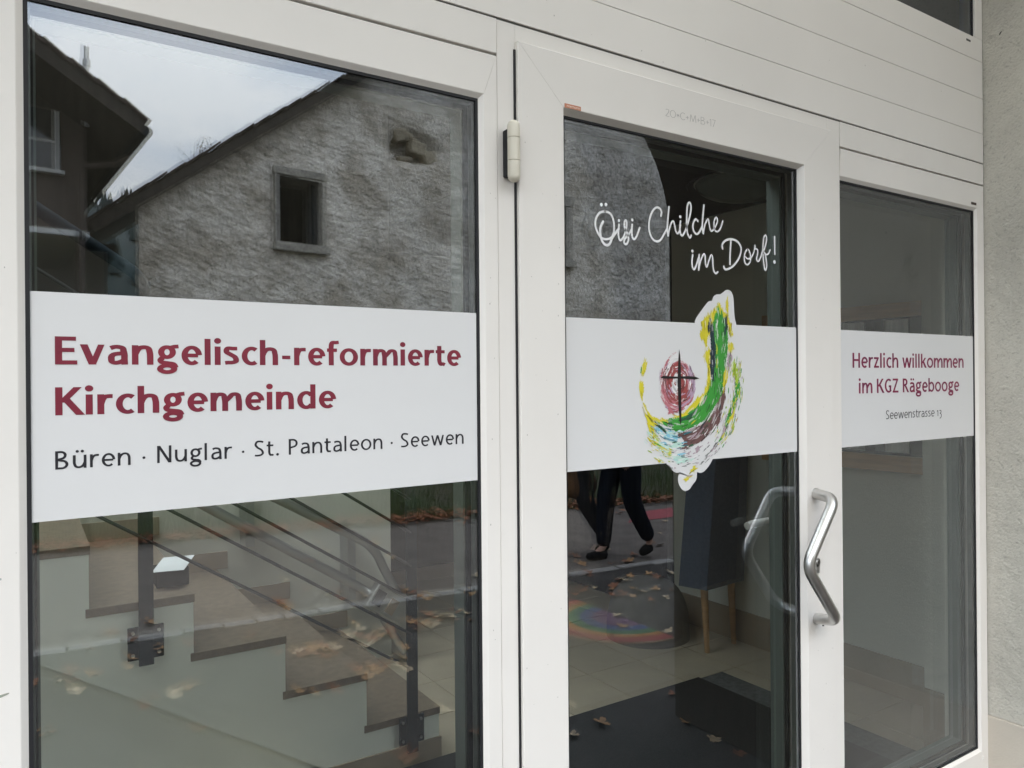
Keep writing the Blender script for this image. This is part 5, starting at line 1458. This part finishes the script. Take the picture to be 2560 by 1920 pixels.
def HR(t, n_, o_): return HW(.218 - t * math.cos(a2) + n_ * math.sin(a2), 4.60 + t * math.sin(a2) + n_ * math.cos(a2), o_)
MB().box(0, 4.9, -6.8, .0, -.10, .0, T=lambda q: HR(q.x, q.z, q.y)).build("roof_deck", M_beam, hn)
MB().box(-.02, 4.9, .0005, .035, -.14, .03, T=lambda q: HR(q.x, q.z, q.y)).build("verge_board", M_beam, hn)
t = -.02
while t < 4.9:
    MB().add([HR(*q) for q in ((t, .005, -6.8), (t + .36, .045, -6.8), (t + .36, .075, -6.8), (t, .045, -6.8), (t, .005, .06), (t + .36, .045, .06), (t + .36, .075, .06), (t, .045, .06))],
             [(0, 1, 2, 3), (7, 6, 5, 4), (0, 4, 5, 1), (1, 5, 6, 2), (2, 6, 7, 3), (3, 7, 4, 0)]).build("tile_course", M_rtile, hn)
    t += .31
MB().box(0, 4.9, -6.8, .0, -.04, .05, T=lambda q: HW(-3.9 - (q.x) * math.cos(a2) - .05, 7.17 - q.x * math.sin(a2) + q.z, q.y)).build("roof_deck", M_beam, hn)
gut = MB().tube([HW(.21, 4.50, .03), HW(.21, 4.50, -6.8)], .065, 12)
autosmooth(gut.build("gutter", M_dark, hn))
dp = MB().tube([HW(.20, 4.42, -.9), HW(.05, 4.34, -1.05), HW(-.29, 4.28, -1.13), HW(-.31, 4.15, -1.13), HW(-.31, 3.45, -1.13), HW(-.31, 3.3, -1.2), HW(-.31, 0, -1.2)], .035, 10)
autosmooth(dp.build("downpipe", M_hwall, hn))
fp = MB().tube([HW(-.27, 4.75, -1.0), HW(-.27, 5.74, -1.0)], .03, 10)
fo = fp.build("flue_pipe", M_steel2, hn)
MB().tube([HW(-.27, 5.50, -1.0), HW(-.27, 5.58, -1.0)], .045, 10).build("flue_collar", M_steel2, fo)

# ---- pale garage wall between the houses
gp = MB()
gp.box(-1.2, 1.15, -16.0, -13.0, 0, 3.75)
g_ = empty("white_outbuilding", (0, -14, 0))
tag(g_, "low white outbuilding glimpsed in the gap between house and barn", "building")
gp.build("walls", M_pale, g_)
MB().box(-1.4, 1.30, -16.2, -12.8, 3.751, 3.85).build("flat_roof", M_beam, g_)

# ---- wooded hill
V, F = [], []
nx, nyy = 80, 30
def hillz(x, d): return 34 * math.exp(-((x - 14) / 95) ** 2) * (1 - math.exp(-(max(d - 70, 0) / 42) ** 2)) + 3 * noise.noise(Vector((x / 14, d / 14, 0)))
for j in range(nyy + 1):
    for i in range(nx + 1):
        x, d = -160 + 340 * i / nx, 60 + 190 * j / nyy
        V.append((x, -d, hillz(x, d)))
for j in range(nyy):
    for i in range(nx):
        a = j * (nx + 1) + i
        F.append((a, a + 1, a + nx + 2, a + nx + 1))
mesh("hill", V, F, M_hill, smooth=True)["kind"] = "structure"
V, F = [], []
tr2 = random.Random(9)
for i in range(2600):
    x, d = tr2.uniform(-60, 90), tr2.uniform(95, 200)
    h_ = tr2.uniform(2, 4)
    r_ = h_ * .2
    z = hillz(x, d) - .4
    n0 = len(V)
    for k in range(5):
        a = k * 1.2566 + tr2.random()
        V.append((x + r_ * math.cos(a), -d + r_ * math.sin(a), z + h_ * .1))
    V.append((x, -d, z + h_))
    F += [(n0 + k, n0 + (k + 1) % 5, n0 + 5) for k in range(5)]
mesh("conifer_wood", V, F, M_con)["kind"] = "stuff"


# =================================================================== PEOPLE walking past, mirrored in the door
def skin(name, joints, edges, radii, material, parent, sub=2, root=0):
    me = bpy.data.meshes.new(name)
    me.from_pydata([tuple(j) for j in joints], edges, [])
    o = bpy.data.objects.new(name, me)
    COL.objects.link(o)
    sm_ = o.modifiers.new("Skin", 'SKIN')
    sm_.use_smooth_shade = True
    if not me.skin_vertices: 
        bpy.context.view_layer.objects.active = o
        me.skin_vertices  # layer is created with the modifier
    for i, r_ in enumerate(radii):
        sv = me.skin_vertices[0].data[i]
        sv.radius = (r_, r_) if not isinstance(r_, tuple) else r_
        sv.use_root = (i == root)
    ss_ = o.modifiers.new("Sub", 'SUBSURF')
    ss_.levels = ss_.render_levels = sub
    me.materials.append(material)
    attach(o, parent)
    return o


def walker(name, loc, face, k, step, label, coat, trousers, shoe, hair, longcoat, skinm):
    root = empty(name, loc)
    tag(root, label, "person", "people walking past outside")
    fx = Vector((math.cos(face), math.sin(face), 0))
    sx = Vector((-fx.y, fx.x, 0))
    B = Vector(loc)
    def P(f, s, z): return B + fx * f * k + sx * s * k + Vector((0, 0, z * k))
    # pelvis 0, belly 1, chest 2, neck 3, head base 4, head 5, crown 6, hips/knees/ankles/toes, shoulders/elbows/wrists
    J = [P(0, 0, .95), P(0, 0, 1.10), P(.01, 0, 1.32), P(.01, 0, 1.47), P(.02, 0, 1.53), P(.035, 0, 1.62), P(.02, 0, 1.70),
         P(0, .09, .90), P(.16 * step, .09, .50), P(.20 * step, .09, .09), P(.20 * step + .12, .09, .035),
         P(0, -.09, .90), P(-.02 * step, -.09, .50), P(-.30 * step, -.09, .14), P(-.22 * step, -.09, .035),
         P(.0, .17, 1.41), P(-.06 * step, .21, 1.14), P(.06 * step, .22, .92),
         P(.0, -.17, 1.41), P(.06 * step, -.21, 1.14), P(.20 * step, -.22, .95)]
    E = [(0, 1), (1, 2), (2, 3), (3, 4), (4, 5), (5, 6), (0, 7), (7, 8), (8, 9), (9, 10), (0, 11), (11, 12), (12, 13), (13, 14),
         (2, 15), (15, 16), (16, 17), (2, 18), (18, 19), (19, 20)]
    rad = [.12, .115, .13, .052, .055, .088, .055, .085, .058, .034, .018, .085, .058, .034, .018, .055, .042, .028, .055, .042, .028]
    skin("body", J, E, [r_ * k for r_ in rad], skinm, root)
    # face: nose, mouth, eyes, ears as small children
    hc = P(.035, 0, 1.62)
    nose = MB().tube([hc + fx * .083 * k + Vector((0, 0, .02)), hc + fx * .105 * k - Vector((0, 0, .012))], [.006, .012], 8)
    nose.build("nose", skinm, root)
    for s_ in (-1, 1):
        MB().tube([hc + fx * .075 * k + sx * s_ * .03 + Vector((0, 0, .022)), hc + fx * .086 * k + sx * s_ * .03 + Vector((0, 0, .022))], .009, 10).build("eye", M_black, root)
        MB().tube([hc + sx * s_ * .080 * k, hc + sx * s_ * .096 * k], [.022, .015], 10).build("ear", skinm, root)
    MB().tube([hc + fx * .080 * k - sx * .022 - Vector((0, 0, .042)), hc + fx * .088 * k - Vector((0, 0, .045)), hc + fx * .080 * k + sx * .022 - Vector((0, 0, .042))], .005, 6).build("mouth", M_red, root)
    skin("hair", [P(-.03, 0, 1.56), P(-.035, 0, 1.66), P(.0, 0, 1.725)], [(0, 1), (1, 2)], [.085 * k, .100 * k, .075 * k], hair, root)
    # hands with five fingers
    for wi, s_ in ((17, 1), (20, -1)):
        w = J[wi]
        down = Vector((0, 0, -1)) * k
        pj = [w, w + down * .05, w + down * .085 ]
        ej = [(0, 1), (1, 2)]
        rj = [.024 * k, (.018 * k, .034 * k), (.016 * k, .034 * k)]
        for fi, (off, ln) in enumerate(((-.027, .060), (-.009, .072), (.009, .068), (.027, .052))):
            n0 = len(pj)
            pj += [w + down * .095 + fx * off * k, w + down * (.095 + ln * .5) + fx * (off + .004) * k, w + down * (.095 + ln) + fx * (off - .0) * k - sx * s_ * .014]
            ej += [(2, n0), (n0, n0 + 1), (n0 + 1, n0 + 2)]
            rj += [.0085 * k, .008 * k, .006 * k]
        n0 = len(pj)
        pj += [w + down * .045 + fx * .035 * k, w + down * .085 + fx * .052 * k]
        ej += [(1, n0), (n0, n0 + 1)]
        rj += [.010 * k, .008 * k]
        skin("hand", pj, ej, rj, skinm, root)
    # clothes
    skin("trousers", [J[0] + Vector((0, 0, .03)), J[7], J[8], J[9], J[11], J[12], J[13]], [(0, 1), (1, 2), (2, 3), (0, 4), (4, 5), (5, 6)],
         [.140 * k, .108 * k, .086 * k, .066 * k, .108 * k, .086 * k, .066 * k], trousers, root)
    cj = [P(.01, 0, .90), P(.0, 0, 1.10), P(.01, 0, 1.33), P(.01, 0, 1.46), J[15], J[16], J[17] + Vector((0, 0, .02)), J[18], J[19], J[20] + Vector((0, 0, .02))]
    ce = [(0, 1), (1, 2), (2, 3), (2, 4), (4, 5), (5, 6), (2, 7), (7, 8), (8, 9)]
    cr_ = [.150, .145, .152, .068, .068, .056, .042, .068, .056, .042]
    if longcoat:
        cj.append(P(-.05, 0, .50)); ce.append((0, 10)); cr_.append(.19)
    skin("coat", cj, ce, [r_ * k for r_ in cr_], coat, root)
    for a_, t_ in ((9, 10), (13, 14)):
        an, to = J[a_].copy(), J[t_].copy()
        heel = an + Vector((0, 0, -.055)) - fx * .035
        if a_ == 13: heel = an + Vector((0, 0, -.045)) - fx * .02
        tip = (to + fx * .06)
        tip.z = max(tip.z, B.z + .028)
        sh = skin("shoe", [heel, (heel + tip) / 2, tip], [(0, 1), (1, 2)], [(.050 * k, .054 * k), (.050 * k, .044 * k), (.042 * k, .030 * k)], shoe, root)
    return root


skm = mat("skin_tone", (.50, .30, .22), .6)
c_dark, c_brown, c_jean, c_shoe = mat("black_jacket", (.012, .012, .014), .9), mat("brown_coat", (.13, .065, .025), .9, var=.3, vscale=8), mat("dark_jeans", (.008, .010, .016), .95, spec=.1), mat("black_canvas_shoe", (.010, .010, .010), .9, spec=.1)
c_hair = mat("dark_hair", (.03, .02, .015), .7)
walker("person", (4.32, -3.80, -.008), math.pi, 1.0, .75, "person in a black jacket and dark jeans striding past, mirrored in the door", c_dark, c_jean, c_shoe, c_hair, False, skm)
walker("person", (4.05, -4.10, -.010), math.pi, .97, .9, "person in a long brown coat walking ahead, mirrored in the door", c_brown, c_dark, c_shoe, c_hair, True, skm)
